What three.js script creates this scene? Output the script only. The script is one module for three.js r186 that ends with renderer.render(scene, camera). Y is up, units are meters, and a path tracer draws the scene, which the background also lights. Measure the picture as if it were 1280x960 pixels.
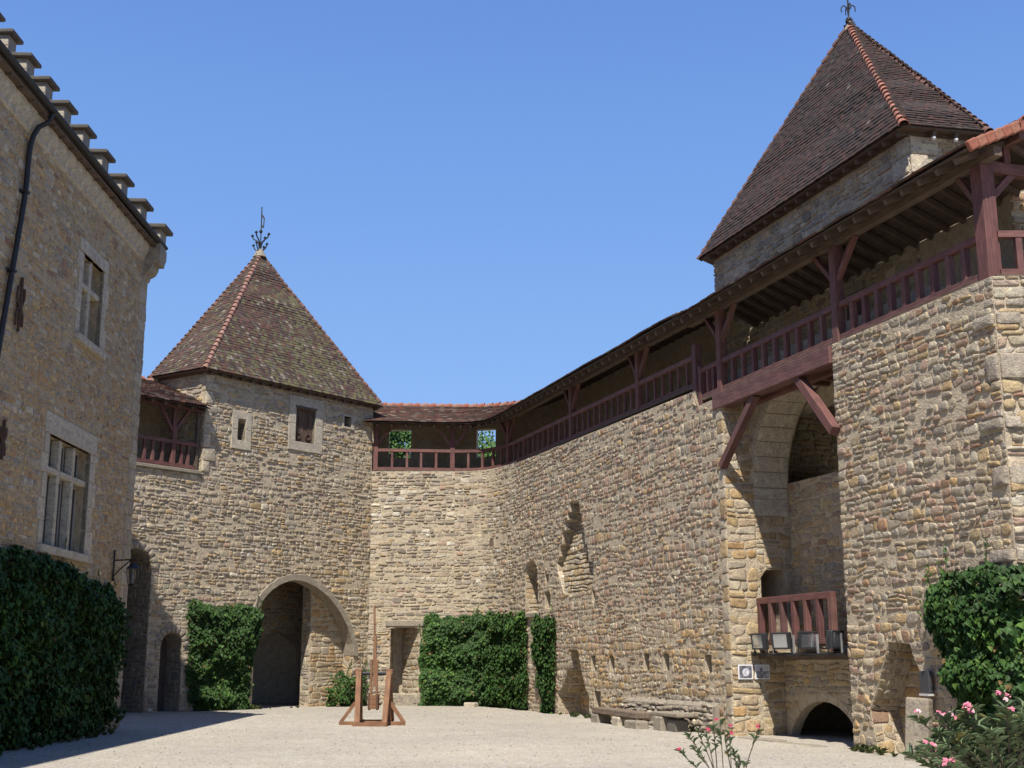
import * as THREE from 'three';
import { mergeGeometries } from 'three/addons/utils/BufferGeometryUtils.js';
import { RoundedBoxGeometry } from 'three/addons/geometries/RoundedBoxGeometry.js';
import { Brush, Evaluator, SUBTRACTION } from 'three-bvh-csg';

// ------------------------------------------------------------------ camera, sky, sun, exposure
const scene = new THREE.Scene();
const FOCAL = 1567, PITCH = Math.atan(345 / FOCAL);
const camera = new THREE.PerspectiveCamera(2 * Math.atan(480 / FOCAL) * 180 / Math.PI, 4 / 3, 0.1, 900);
camera.position.set(0, 1.6, 0);
camera.rotation.set(PITCH, 0, 0);
camera.updateMatrixWorld(true);

const EXPOSURE = 1.42;
{ // clear blue sky, paler towards the horizon
  const W = 256, H = 256, data = new Float32Array(W * H * 4);
  const stops = [[-90, .26, .24, .2], [-2, .3, .28, .25], [0, .42, .6, .92], [5, .36, .565, .93], [12, .27, .485, .915], [20, .2, .392, .83], [28, .153, .315, .745], [45, .085, .205, .58], [90, .05, .135, .44]];
  for (let j = 0; j < H; j++) {
    const e = (j + .5) / H * 180 - 90;
    let k = 1; while (k < stops.length - 1 && e > stops[k][0]) k++;
    const a = stops[k - 1], b = stops[k], f = Math.min(1, Math.max(0, (e - a[0]) / (b[0] - a[0])));
    for (let i = 0; i < W; i++) {
      const o = (j * W + i) * 4;
      for (let c = 0; c < 3; c++) data[o + c] = (a[c + 1] + (b[c + 1] - a[c + 1]) * f) / EXPOSURE;
      data[o + 3] = 1;
    }
  }
  const sky = new THREE.DataTexture(data, W, H, THREE.RGBAFormat, THREE.FloatType);
  sky.mapping = THREE.EquirectangularReflectionMapping;
  sky.magFilter = sky.minFilter = THREE.LinearFilter;
  sky.needsUpdate = true;
  scene.background = sky; scene.environment = sky;
}
const SUN_AZ = 9.5 * Math.PI / 180, SUN_EL = 56 * Math.PI / 180;
const sun = new THREE.DirectionalLight(new THREE.Color(1, .945, .86), 5);
sun.position.set(-Math.sin(SUN_AZ) * Math.cos(SUN_EL), Math.sin(SUN_EL), Math.cos(SUN_AZ) * Math.cos(SUN_EL)).multiplyScalar(80).add(new THREE.Vector3(0, 0, -30));
sun.target.position.set(0, 0, -30);
sun.castShadow = true;
sun.shadow.mapSize.set(4096, 4096);
Object.assign(sun.shadow.camera, { left: -40, right: 40, top: 40, bottom: -40, near: 1, far: 200 });
scene.add(sun, sun.target);

const renderer = new THREE.WebGLRenderer({ antialias: true });
renderer.setSize(1024, 768);
renderer.toneMapping = THREE.LinearToneMapping;
renderer.toneMappingExposure = EXPOSURE;
renderer.shadowMap.enabled = true;

// ------------------------------------------------------------------ helpers
function rng(seed) { let a = seed >>> 0; return () => { a = (a + 0x6D2B79F5) | 0; let t = Math.imul(a ^ (a >>> 15), 1 | a); t = (t + Math.imul(t ^ (t >>> 7), 61 | t)) ^ t; return ((t ^ (t >>> 14)) >>> 0) / 4294967296; }; }
const hash = (x, y, z = 0) => { let h = Math.imul(x | 0, 374761393) ^ Math.imul(y | 0, 668265263) ^ Math.imul(z | 0, 1274126177); h = Math.imul(h ^ (h >>> 13), 1103515245); return ((h ^ (h >>> 16)) >>> 0) / 4294967296; };
function vnoise(x, y, seed = 0, px = 0, py = 0) {
  const xi = Math.floor(x), yi = Math.floor(y), fx = x - xi, fy = y - yi;
  const m = (v, p) => p ? ((v % p) + p) % p : v;
  const u = fx * fx * (3 - 2 * fx), v = fy * fy * (3 - 2 * fy);
  const a = hash(m(xi, px), m(yi, py), seed), b = hash(m(xi + 1, px), m(yi, py), seed), c = hash(m(xi, px), m(yi + 1, py), seed), d = hash(m(xi + 1, px), m(yi + 1, py), seed);
  return a + (b - a) * u + (c - a) * v + (a - b - c + d) * u * v;
}
function fbm(x, y, seed = 0, oct = 4, px = 0) { let s = 0, a = .5, t = 0; for (let i = 0; i < oct; i++) { s += a * vnoise(x, y, seed + i, px, px); t += a; a *= .5; x *= 2; y *= 2; px *= 2; } return s / t; }
const V = (x, y, D) => new THREE.Vector3(x, y, -D);       // x right, y up, D metres in front of the camera
const col = (r, g, b) => new THREE.Color().setRGB(r, g, b);
const clamp = (x, a, b) => Math.min(b, Math.max(a, x));

const used = {};
function numbered(name) { const n = used[name] = (used[name] ?? -1) + 1; return n ? `${name}_${String(n).padStart(3, '0')}` : name; }
function thing(name, label, category, group) {
  const o = new THREE.Group(); o.name = numbered(name); o.userData = { label, category };
  if (group) o.userData.group = group;
  scene.add(o); return o;
}
function part(parent, name, geo, mat, extra) {
  if (mat === M.redWood) mat = redWoods[redCount++ % redWoods.length];
  const m = new THREE.Mesh(geo, mat); m.name = name; m.castShadow = m.receiveShadow = true;
  if (extra) Object.assign(m.userData, extra);
  parent.add(m); return m;
}

// ---- textures (grain only)
function texture(n, fn, srgb, rep = 1) {
  const d = new Uint8Array(n * n * 4);
  for (let j = 0; j < n; j++) for (let i = 0; i < n; i++) {
    const c = fn(i / n, j / n), o = (j * n + i) * 4;
    if (typeof c === 'number') { d[o] = d[o + 1] = d[o + 2] = clamp(c, 0, 1) * 255; } else { for (let k = 0; k < 3; k++) d[o + k] = clamp(c[k], 0, 1) * 255; }
    d[o + 3] = 255;
  }
  const t = new THREE.DataTexture(d, n, n);
  t.wrapS = t.wrapT = THREE.RepeatWrapping; t.magFilter = THREE.LinearFilter; t.minFilter = THREE.LinearMipmapLinearFilter; t.generateMipmaps = true;
  if (srgb) t.colorSpace = THREE.SRGBColorSpace;
  t.repeat.set(rep, rep); t.needsUpdate = true; return t;
}
const stoneMap = texture(512, (x, y) => {
  const a = fbm(x * 6, y * 6, 3, 4, 6), b = fbm(x * 48, y * 48, 9, 2, 48), p = fbm(x * 20, y * 20, 21, 2, 20);
  let v = .89 + .22 * (a - .5) + .24 * (b - .5); if (p > .68) v *= .88;
  return [v, v * (.985 + .04 * (a - .5)), v * (.96 + .08 * (p - .5))];
}, true, 1);
const stoneBump = texture(512, (x, y) => .55 * fbm(x * 14, y * 14, 5, 3, 14) + .45 * fbm(x * 60, y * 60, 6, 2, 60), false, 1);
const mortarMap = texture(512, (x, y) => { const a = fbm(x * 8, y * 8, 31, 4, 8), b = fbm(x * 70, y * 70, 32, 2, 70); const v = .89 + .2 * (a - .5) + .24 * (b - .5); return [v, v * .985, v * .96]; }, true, 1);
const woodMap = texture(512, (x, y) => { const g = fbm(x * 40, y * 3, 41, 3, 1 << 10), a = fbm(x * 5, y * 5, 42, 3, 5); const v = .84 + .3 * (g - .5) + .24 * (a - .5); return [v, v * .97, v * .95]; }, true, 1);
const woodBump = texture(256, (x, y) => fbm(x * 40, y * 4, 43, 3, 1 << 10), false, 1);
const gravelMap = texture(1024, (x, y) => {
  const a = fbm(x * 7, y * 7, 51, 4, 7), b = vnoise(x * 210, y * 210, 52, 210, 210), c = vnoise(x * 90, y * 90, 53, 90, 90), d = fbm(x * 24, y * 24, 54, 3, 24);
  let v = .9 + .07 * (a - .5) + .26 * (b - .5) + .12 * (c - .5) + .06 * (d - .5);
  return [v, v * (.975 + .02 * (a - .5)), v * (.93 + .05 * (d - .5))];
}, true, 1);
const gravelBump = texture(512, (x, y) => .6 * vnoise(x * 160, y * 160, 61, 160, 160) + .4 * fbm(x * 30, y * 30, 62, 3, 30), false, 1);
const tileMap = texture(256, (x, y) => { const a = fbm(x * 6, y * 6, 71, 4, 6), b = fbm(x * 40, y * 40, 72, 2, 40); const v = .86 + .26 * (a - .5) + .26 * (b - .5); return [v, v, v]; }, true, 1);

const std = (o) => new THREE.MeshStandardMaterial({ roughness: .92, metalness: 0, ...o });
const rep = (t, a, b = a) => { const c = t.clone(); c.repeat.set(a, b); c.needsUpdate = true; return c; };
const M = {
  stone: std({ vertexColors: true, map: stoneMap, bumpMap: stoneBump, bumpScale: .02 }),
  mortar: std({ color: col(.53, .455, .34), map: mortarMap, bumpMap: stoneBump, bumpScale: .03 }),
  ochreMortar: std({ color: col(.47, .375, .245), map: mortarMap, bumpMap: stoneBump, bumpScale: .03 }),
  dressed: std({ color: col(.52, .47, .38), map: stoneMap, bumpMap: stoneBump, bumpScale: .006 }),
  dressedGrey: std({ color: col(.34, .30, .24), map: stoneMap, bumpMap: stoneBump, bumpScale: .01 }),
  capstone: std({ color: col(.17, .155, .135), map: stoneMap, bumpMap: stoneBump, bumpScale: .02 }),
  redWood: std({ color: col(.195, .084, .072), map: woodMap, bumpMap: woodBump, bumpScale: .004, roughness: .75 }),
  darkWood: std({ color: col(.15, .112, .084), map: woodMap, bumpMap: woodBump, bumpScale: .006 }),
  brownWood: std({ color: col(.15, .10, .07), map: woodMap, bumpMap: woodBump, bumpScale: .005 }),
  oak: std({ color: col(.285, .15, .076), map: woodMap, bumpMap: woodBump, bumpScale: .004, roughness: .8 }),
  greyWood: std({ color: col(.25, .195, .145), map: woodMap, bumpMap: woodBump, bumpScale: .008 }),
  iron: std({ color: col(.03, .029, .03), roughness: .6, metalness: .4 }),
  rust: std({ color: col(.07, .038, .025), roughness: .9 }),
  ground: std({ vertexColors: true, color: col(.525, .50, .455), map: rep(gravelMap, .31), bumpMap: rep(gravelBump, .5), bumpScale: .02, roughness: .97 }),
  tile: std({ color: 0xffffff, map: tileMap, roughness: .9 }),
  ridge: std({ color: col(.36, .125, .075), map: tileMap, roughness: .88 }),
  ridgePale: std({ color: col(.36, .19, .14), map: tileMap, roughness: .9 }),
  underRoof: std({ color: col(.13, .095, .07), map: woodMap }),
  glass: new THREE.MeshStandardMaterial({ color: col(.02, .022, .025), roughness: .12, metalness: 0 }),
  casement: std({ color: col(.30, .28, .25), roughness: .6 }),
  leaf: new THREE.MeshPhysicalMaterial({ vertexColors: true, roughness: .62, specularIntensity: .45, transmission: .2, thickness: 0, side: THREE.DoubleSide }),
  stem: std({ color: col(.10, .075, .05) }),
  bark: std({ color: col(.12, .09, .065) }),
};

const redWoods = [[.195, .084, .072], [.215, .098, .084], [.17, .072, .066], [.205, .104, .088], [.18, .088, .08]].map(c => { const m = M.redWood.clone(); m.color.setRGB(...c); return m; }); let redCount = 0;
// ---- wall frames: s along the wall, h up, d out of the wall face; the face looks along n = t x up
class Line {
  constructor(x, D, tx, tD) { const l = Math.hypot(tx, tD); this.x = x; this.D = D; this.tx = tx / l; this.tD = tD / l; this.nx = this.tD; this.nD = -this.tx; }
  at(s, h, d = 0) { return V(this.x + this.tx * s + this.nx * d, h, this.D + this.tD * s + this.nD * d); }
  n() { return new THREE.Vector3(this.nx, 0, -this.nD); }
  t() { return new THREE.Vector3(this.tx, 0, -this.tD); }
  matrix(s = 0, h = 0, d = 0) { const m = new THREE.Matrix4().makeBasis(this.t(), new THREE.Vector3(0, 1, 0), this.n()); m.setPosition(this.at(s, h, d)); return m; }
}
class Path {           // a polyline in plan, [x, D] points
  constructor(pts) { this.p = pts; this.l = [0]; for (let i = 1; i < pts.length; i++) this.l.push(this.l[i - 1] + Math.hypot(pts[i][0] - pts[i - 1][0], pts[i][1] - pts[i - 1][1])); this.len = this.l[this.l.length - 1]; }
  seg(s) { let i = 1; while (i < this.p.length - 1 && s > this.l[i]) i++; return i; }
  dir(i) { const a = this.p[i - 1], b = this.p[i], l = this.l[i] - this.l[i - 1]; return [(b[0] - a[0]) / l, (b[1] - a[1]) / l]; }
  tan(s) { const i = this.seg(s), f = clamp((s - this.l[i - 1]) / (this.l[i] - this.l[i - 1]), 0, 1), n = this.p.length - 1; const a = this.dir(i), b = f > .5 ? this.dir(Math.min(i + 1, n)) : this.dir(Math.max(i - 1, 1)), w = Math.abs(f - .5); const x = a[0] * (1 - w) + b[0] * w, y = a[1] * (1 - w) + b[1] * w, l = Math.hypot(x, y); return [x / l, y / l]; }
  at(s, h, d = 0) { const i = this.seg(s), a = this.p[i - 1], b = this.p[i], f = (s - this.l[i - 1]) / (this.l[i] - this.l[i - 1]); const t = this.tan(s); return V(a[0] + (b[0] - a[0]) * f + t[1] * d, h, a[1] + (b[1] - a[1]) * f - t[0] * d); }
  n(s) { const t = this.tan(s); return new THREE.Vector3(t[1], 0, t[0]); }
  t(s) { const t = this.tan(s); return new THREE.Vector3(t[0], 0, -t[1]); }
}
// ---- sweeps of a (d, h) profile along a frame
function strip(fr, s0, s1, n, profile, caps = true, lift = () => 0) {
  const pos = [], uv = [], N = profile.length;
  const P = (i, k) => { const s = s0 + (s1 - s0) * i / n, q = profile[k % N]; return fr.at(s, q[1] + lift(s), q[0]); };
  const per = [0]; for (let k = 0; k < N; k++) { const a = profile[k], b = profile[(k + 1) % N]; per.push(per[k] + Math.hypot(a[0] - b[0], a[1] - b[1])); }
  const S = i => (s1 - s0) * i / n + s0;
  const tri = (...v) => { for (const [p, a, b] of v) { pos.push(p.x, p.y, p.z); uv.push(a, b); } };
  for (let i = 0; i < n; i++) for (let k = 0; k < N; k++) {
    const a = P(i, k), b = P(i + 1, k), c = P(i + 1, k + 1), d = P(i, k + 1);
    tri([a, per[k], S(i)], [c, per[k + 1], S(i + 1)], [b, per[k], S(i + 1)]); tri([a, per[k], S(i)], [d, per[k + 1], S(i)], [c, per[k + 1], S(i + 1)]);
  }
  if (caps) {
    const f = THREE.ShapeUtils.triangulateShape(profile.map(q => new THREE.Vector2(q[0], q[1])), []);
    for (const i of [0, n]) for (const t of f) { const o = i ? t : [t[0], t[2], t[1]]; tri(...o.map(k => [P(i, k), profile[k][0], profile[k][1]])); }
  }
  const g = new THREE.BufferGeometry();
  g.setAttribute('position', new THREE.Float32BufferAttribute(pos, 3)); g.setAttribute('uv', new THREE.Float32BufferAttribute(uv, 2));
  g.computeVertexNormals(); return g;
}
const rect = (d0, d1, h0, h1) => [[d0, h0], [d0, h1], [d1, h1], [d1, h0]];
// ---- squared timber between two points; uv in metres, grain along it
const _box = {};
function beam(a, b, w, h, up = new THREE.Vector3(0, 1, 0), chamfer = 0) {
  const L = a.distanceTo(b); let g;
  if (chamfer) g = new RoundedBoxGeometry(w, h, L, 1, chamfer); else g = new THREE.BoxGeometry(w, h, L);
  const p = g.attributes.position, nn = g.attributes.normal, uv = g.attributes.uv, off = hash(Math.round(a.x * 97), Math.round(a.z * 89), Math.round(b.y * 83)) * 7;
  for (let i = 0; i < p.count; i++) uv.setXY(i, (Math.abs(nn.getX(i)) > .6 ? p.getY(i) : p.getX(i)) + off, p.getZ(i) + off);
  const z = b.clone().sub(a).normalize(), x = new THREE.Vector3().crossVectors(up, z); if (x.lengthSq() < 1e-6) x.set(1, 0, 0); x.normalize();
  const y = new THREE.Vector3().crossVectors(z, x), m = new THREE.Matrix4().makeBasis(x, y, z); m.setPosition(a.clone().add(b).multiplyScalar(.5));
  return g.applyMatrix4(m);
}
const post = (a, b, w, fr, s, chamfer = .012) => beam(a, b, w, w, fr.n(s), chamfer);
const tube = (pts, r, seg = 12, rad = 6) => new THREE.TubeGeometry(new THREE.CatmullRomCurve3(pts), seg, r, rad, false);
// a box placed on a frame: s range, h range, d range
function fbox(fr, s0, s1, h0, h1, d0, d1, r = 0) {
  const w = s1 - s0, h = h1 - h0, d = d1 - d0;
  const g = r ? new RoundedBoxGeometry(w, h, d, 1, Math.min(r, w * .3, h * .3, d * .3)) : new THREE.BoxGeometry(w, h, d);
  const p = g.attributes.position, nn = g.attributes.normal, uv = g.attributes.uv;
  for (let i = 0; i < p.count; i++) { const ax = Math.abs(nn.getX(i)), ay = Math.abs(nn.getY(i)); uv.setXY(i, (ax > .6 ? p.getZ(i) : p.getX(i)) + s0 * 1.7, (ay > .6 ? p.getZ(i) : p.getY(i)) + h0 * 1.3); }
  const m = new THREE.Matrix4().makeBasis(fr.t(s0), new THREE.Vector3(0, 1, 0), fr.n(s0)); m.setPosition(fr.at((s0 + s1) / 2, (h0 + h1) / 2, (d0 + d1) / 2));
  return g.applyMatrix4(m);
}
// a flat wall with openings: outline and holes in (s, h), thickness inward
function slab(fr, outline, holes, thick, d0 = 0) {
  const sh = new THREE.Shape(outline.map(p => new THREE.Vector2(...p)));
  for (const h of holes) sh.holes.push(new THREE.Path(h.map(p => new THREE.Vector2(...p))));
  const g = new THREE.ExtrudeGeometry(sh, { depth: thick, bevelEnabled: false, curveSegments: 12 });
  g.translate(0, 0, -thick + d0);
  return g.applyMatrix4(fr.matrix());
}
// ---- polygon distance in (s, h)
function inside(poly, x, y) { let c = false; for (let i = 0, j = poly.length - 1; i < poly.length; j = i++) { const [xi, yi] = poly[i], [xj, yj] = poly[j]; if ((yi > y) !== (yj > y) && x < (xj - xi) * (y - yi) / (yj - yi) + xi) c = !c; } return c; }
function nearest(poly, x, y) { let b = 1e9, q = null; for (let i = 0, j = poly.length - 1; i < poly.length; j = i++) { const [ax, ay] = poly[j], [bx, by] = poly[i], dx = bx - ax, dy = by - ay, t = clamp(((x - ax) * dx + (y - ay) * dy) / (dx * dx + dy * dy), 0, 1), px = ax + dx * t, py = ay + dy * t, d = Math.hypot(px - x, py - y); if (d < b) { b = d; q = [px, py]; } } return [b, q]; }
const arch = (s0, s1, h0, spring, rise, n = 10, bottom = h0) => { const o = [[s0, bottom], [s1, bottom]], c = (s0 + s1) / 2, r = (s1 - s0) / 2; for (let i = 0; i <= n; i++) { const a = Math.PI * i / n; o.push([c + r * Math.cos(a), spring + rise * Math.sin(a)]); } return o; };
const rectPoly = (s0, s1, h0, h1) => [[s0, h0], [s1, h0], [s1, h1], [s0, h1]];

// ---- rubble masonry: each stone its own geometry, edges rounded, standing proud of the mortar
class Acc {
  constructor() { this.pos = []; this.uv = []; this.col = []; this.idx = []; }
  stone(fr, poly, out, c, R, round) {
    const N = poly.length, b = this.pos.length / 3; let cs = 0, ch = 0; for (const [s, h] of poly) { cs += s / N; ch += h / N; }
    const ou = R() * 9, ov = R() * 9, tilt = (R() - .5) * .5, tilth = (R() - .5) * .5;
    const put = (s, h, d, k) => { const p = fr.at(s, h, d); this.pos.push(p.x, p.y, p.z); this.uv.push(s + ou, h + ov); this.col.push(c[0] * k, c[1] * k, c[2] * k); };
    for (const [s, h] of poly) put(s, h, -.03, 1);
    for (const [s, h] of poly) put(cs + (s - cs) * .985, ch + (h - ch) * .985, out * .55, 1);
    for (const [s, h] of poly) { const f = round + (R() - .5) * .12; const ds = (s - cs) * f, dh = (h - ch) * f; put(cs + ds, ch + dh, Math.max(.004, out * (.85 + R() * .4) + ds * tilt * .16 + dh * tilth * .3), 1); }
    put(cs, ch, out * (1 + R() * .22), 1);
    for (let k = 0; k < N; k++) { const n = (k + 1) % N; for (let r = 0; r < 2; r++) { const o = b + r * N; this.idx.push(o + k, o + n, o + N + n, o + k, o + N + n, o + N + k); } this.idx.push(b + 2 * N + k, b + 2 * N + n, b + 3 * N); }
  }
  geo() {
    const g = new THREE.BufferGeometry();
    g.setAttribute('position', new THREE.Float32BufferAttribute(this.pos, 3)); g.setAttribute('uv', new THREE.Float32BufferAttribute(this.uv, 2)); g.setAttribute('color', new THREE.Float32BufferAttribute(this.col, 3));
    g.setIndex(this.idx); g.computeVertexNormals(); return g;
  }
}
function pixelOf(p) { const q = p.clone().project(camera); return [(q.x + 1) * 640, (1 - q.y) * 480, q.z]; }
const PAL = { beige: [.45, .375, .27], ochre: [.48, .36, .205], light: [.54, .47, .36], rust: [.37, .235, .15], grey: [.385, .335, .27], pink: [.44, .315, .24], dark: [.28, .235, .185], orange: [.49, .325, .165], white: [.64, .60, .52] };
const SMEAR = [.53, .455, .34];
function pick(mix, R) { let t = 0; for (const k in mix) t += mix[k]; let r = R() * t; for (const k in mix) { r -= mix[k]; if (r <= 0) return PAL[k]; } return PAL.beige; }
const blend = (a, b, t) => { const o = {}; for (const k of new Set([...Object.keys(a), ...Object.keys(b)])) o[k] = (a[k] || 0) * (1 - t) + (b[k] || 0) * t; return o; };
const stonePool = new Map();             // thing -> candidate stones
function rubble(owner, fr, o) {
  const R = rng(o.seed), list = stonePool.get(owner) ?? []; stonePool.set(owner, list);
  const holes = o.holes ?? [], m = .012, top = o.top ?? (() => o.h1);
  const boxes = holes.map(p => [Math.min(...p.map(q => q[0])) - .1, Math.max(...p.map(q => q[0])) + .1, Math.min(...p.map(q => q[1])) - .1, Math.max(...p.map(q => q[1])) + .1]);
  const ch = o.course ?? .17, cw = o.width ?? .34, wav = o.wave ?? .045;
  let h = o.h0 - R() * ch * .5, row = 0;
  const line = (k, s) => rows[k] + (vnoise(s * .9, k * 3.7, o.seed) - .5) * wav * 2 + (vnoise(s * .23, k * .31, o.seed + 7) - .5) * wav * 3 + (vnoise(s * 4.1, k * 5.3, o.seed + 13) - .5) * ch * (o.rough ?? .55);
  const rows = [h]; while (rows[rows.length - 1] < o.h1 + .3) rows.push(rows[rows.length - 1] + ch * (.62 + R() * .8));
  for (let k = 0; k + 1 < rows.length; k++) {
    let s = o.s0 - R() * cw * .6;
    while (s < o.s1) {
      const rh = rows[k + 1] - rows[k]; let w = cw * (.42 + R() * 1.05) * (R() < .1 ? 1.5 : 1); w = Math.max(w, rh * .8);
      const a = s, b = s + w; s = b;
      const quads = [];
      const g = .011 + R() * .011;
      const yb = x => line(k, x) + g, yt = x => line(k + 1, x) - g;
      const A = a + g, B = b - g; if (B - A < .06) continue;
      if (rh > ch * 1.05 && R() < .4) { const f = .4 + R() * .2; const ym = x => yb(x) + (yt(x) - yb(x)) * f; quads.push([A, B, yb, x => ym(x) - g]); if (w > cw * .9 && R() < .5) { const mid = A + (B - A) * (.35 + R() * .3); quads.push([A, mid - g, x => ym(x) + g, yt], [mid + g, B, x => ym(x) + g, yt]); } else quads.push([A, B, x => ym(x) + g, yt]); }
      else quads.push([A, B, yb, yt]);
      for (const [x0, x1, lo, hi] of quads) {
        const j = () => (R() - .5) * .03, hh = Math.min(hi(x0) - lo(x0), hi(x1) - lo(x1)), ww = x1 - x0; if (hh < .035) continue;
        const cut = () => Math.min(hh, ww) * (.1 + R() * .24);
        const sk0 = j() * 1.2, sk1 = j() * 1.2;
        const c1 = cut(), c2 = cut(), c3 = cut(), c4 = cut();
        let poly = [[x0 + c1 - sk0, lo(x0 + c1) + j() * .4], [x1 - c2 + sk1, lo(x1 - c2) + j() * .4], [x1 + sk1, lo(x1) + c2], [x1 - sk1, hi(x1) - c3], [x1 - c3 - sk1, hi(x1 - c3) + j() * .4], [x0 + c4 + sk0, hi(x0 + c4) + j() * .4], [x0 + sk0, hi(x0) - c4], [x0 - sk0, lo(x0) + c1]];
        let cs = (x0 + x1) / 2, cy = (lo(cs) + hi(cs)) / 2;
        if (cy > top(cs) - .02 || cy < (o.floor ?? -.2) || cs < o.s0 || cs > o.s1) { if (cs < o.s0 - .05 || cs > o.s1 + .05 || cy > top(cs) || cy < (o.floor ?? -.2)) continue; }
        let drop = false;
        for (let q = 0; q < holes.length && !drop; q++) {
          const bb = boxes[q]; if (x1 < bb[0] || x0 > bb[1] || hi(cs) < bb[2] || lo(cs) > bb[3]) continue;
          if (inside(holes[q], cs, cy)) { drop = true; break; }
          let ins = 0;
          poly = poly.map(([x, y]) => { const isIn = inside(holes[q], x, y), [d, np] = nearest(holes[q], x, y); if (!isIn && d > m) return [x, y]; if (isIn) ins++; const dx = isIn ? np[0] - x : x - np[0], dy = isIn ? np[1] - y : y - np[1], l = Math.hypot(dx, dy) || 1; return [np[0] + dx / l * m, np[1] + dy / l * m]; });
          if (ins > 5) drop = true;
        }
        if (drop) continue;
        poly = poly.map(([x, y]) => [clamp(x, o.s0 + (o.edge ?? 0), o.s1 - (o.edge ?? 0)), Math.min(y, top(clamp(x, o.s0, o.s1)) - .006)]);
        let area = 0; for (let i = 0; i < 8; i++) { const p = poly[i], q = poly[(i + 1) % 8]; area += p[0] * q[1] - q[0] * p[1]; } area /= 2; if (area < .004) continue;
        const mix = o.mix(cs, cy), base = pick(mix, R), l = .84 + R() * .3, w2 = (R() - .5) * .1;
        const c = [base[0] * l * (1 + w2), base[1] * l, base[2] * l * (1 - w2 * 1.3)];
        const sm = clamp((fbm(cs * .9, cy * .9, o.seed + 50, 3) - .56) * 7, 0, 1) * R() * (o.smearK ?? 1); for (let q = 0; q < 3; q++) c[q] += ((o.smear ?? SMEAR)[q] * (.9 + R() * .15) - c[q]) * sm * .75;
        const P = fr.at(cs, cy, 0), px = pixelOf(P), view = px[0] > -20 && px[0] < 1300 && px[1] > -20 && px[1] < 980 && px[2] < 1;
        const dist = P.distanceTo(camera.position), face = Math.abs(fr.n(cs).dot(P.clone().sub(camera.position).normalize()));
        list.push({ fr, poly, out: (o.out ?? .03) * (.3 + R() * 1.1) * (1 - .8 * sm), c, seed: (R() * 1e9) | 0, round: o.round ?? .82, score: view ? area * face / (dist * dist) : 0 });
      }
    }
  }
}
// a few dressed blocks added as stones of their own
function block(owner, fr, s0, s1, h0, h1, out, c, seed = 1) {
  const list = stonePool.get(owner) ?? []; stonePool.set(owner, list); const R = rng(seed + Math.round(s0 * 131 + h0 * 717 + h1 * 91)), k = .025;
  const j = () => (R() - .5) * .012;
  const poly = [[s0 + k, h0 + j()], [s1 - k, h0 + j()], [s1, h0 + k], [s1, h1 - k], [s1 - k, h1 + j()], [s0 + k, h1 + j()], [s0, h1 - k], [s0, h0 + k]];
  const P = fr.at((s0 + s1) / 2, (h0 + h1) / 2, 0), l = .85 + R() * .3;
  list.push({ fr, poly, out, c: c.map(v => v * l), seed: (R() * 1e9) | 0, round: .9, score: (s1 - s0) * (h1 - h0) / P.distanceToSquared(camera.position) * 2 });
}
function revealStones(owner, fr, poly, depth, seed, mix, d0 = 0) {     // stones lining the sides of a recess
  let A = 0; for (let i = 0; i < poly.length; i++) { const p = poly[i], q = poly[(i + 1) % poly.length]; A += p[0] * q[1] - q[0] * p[1]; } const sg = A > 0 ? 1 : -1;
  for (let i = 0; i < poly.length; i++) {
    const p = poly[i], q = poly[(i + 1) % poly.length], l = Math.hypot(q[0] - p[0], q[1] - p[1]); if (l < .14 || (p[1] < 0 && q[1] < 0)) continue;
    const ex = (q[0] - p[0]) / l, ey = (q[1] - p[1]) / l, nx = -ey * sg, ny = ex * sg;
    const ef = { at: (s, h, d = 0) => fr.at(p[0] + ex * h + nx * d, p[1] + ey * h + ny * d, d0 - s), n: () => fr.t(0).multiplyScalar(nx).add(new THREE.Vector3(0, ny, 0)), t: () => fr.n(0).negate() };
    rubble(owner, ef, { seed: seed + i, s0: .01, s1: depth, h0: 0, h1: l, floor: 0, course: .19, width: .36, out: .016, round: .84, mix: () => mix });
  }
}
function layStones() {
  for (const [owner, list] of stonePool) {
    list.sort((a, b) => b.score - a.score);
    const rest = new Acc();
    list.forEach((q, i) => { const acc = i < 290 && q.score > 0 ? new Acc() : rest; acc.stone(q.fr, q.poly, q.out, q.c, rng(q.seed), q.round); if (acc !== rest) part(owner, 'stone', acc.geo(), M.stone); });
    if (rest.pos.length) part(owner, 'small_stones', rest.geo(), M.stone, { kind: 'stuff' });
  }
}
// ---- clay roof tiles on a plane given by a corner, the eave direction and the up-slope direction
const tileGeo = (() => { const g = new THREE.BoxGeometry(1, .026, .3, 1, 1, 1); const p = g.attributes.position; for (let i = 0; i < p.count; i++) if (p.getZ(i) < 0) p.setY(i, p.getY(i) - .004); return g; })();
function tiles(parent, spots, name = 'roof_tiles') {      // spots: {p, x, y, z, w, c}
  const im = new THREE.InstancedMesh(tileGeo, M.tile, spots.length); im.name = name; im.userData.kind = 'stuff'; im.castShadow = im.receiveShadow = true;
  const m = new THREE.Matrix4();
  spots.forEach((q, i) => { m.makeBasis(q.x.clone().multiplyScalar(q.w), q.y, q.z); m.setPosition(q.p); im.setMatrixAt(i, m); im.setColorAt(i, q.c); });
  im.instanceMatrix.needsUpdate = true; parent.add(im); return im;
}
const TILE = { red: [.15, .068, .05], brown: [.118, .069, .047], dark: [.08, .052, .041], pale: [.30, .25, .19], lichen: [.165, .145, .065], grey: [.15, .125, .10], orange: [.22, .098, .06] };
function tileColour(mix, R, dim = 1) { let t = 0; for (const k in mix) t += mix[k]; let r = R() * t, b = TILE.brown; for (const k in mix) { r -= mix[k]; if (r <= 0) { b = TILE[k]; break; } } const l = (.75 + R() * .5) * dim; return col(b[0] * l, b[1] * l, b[2] * l); }
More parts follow.
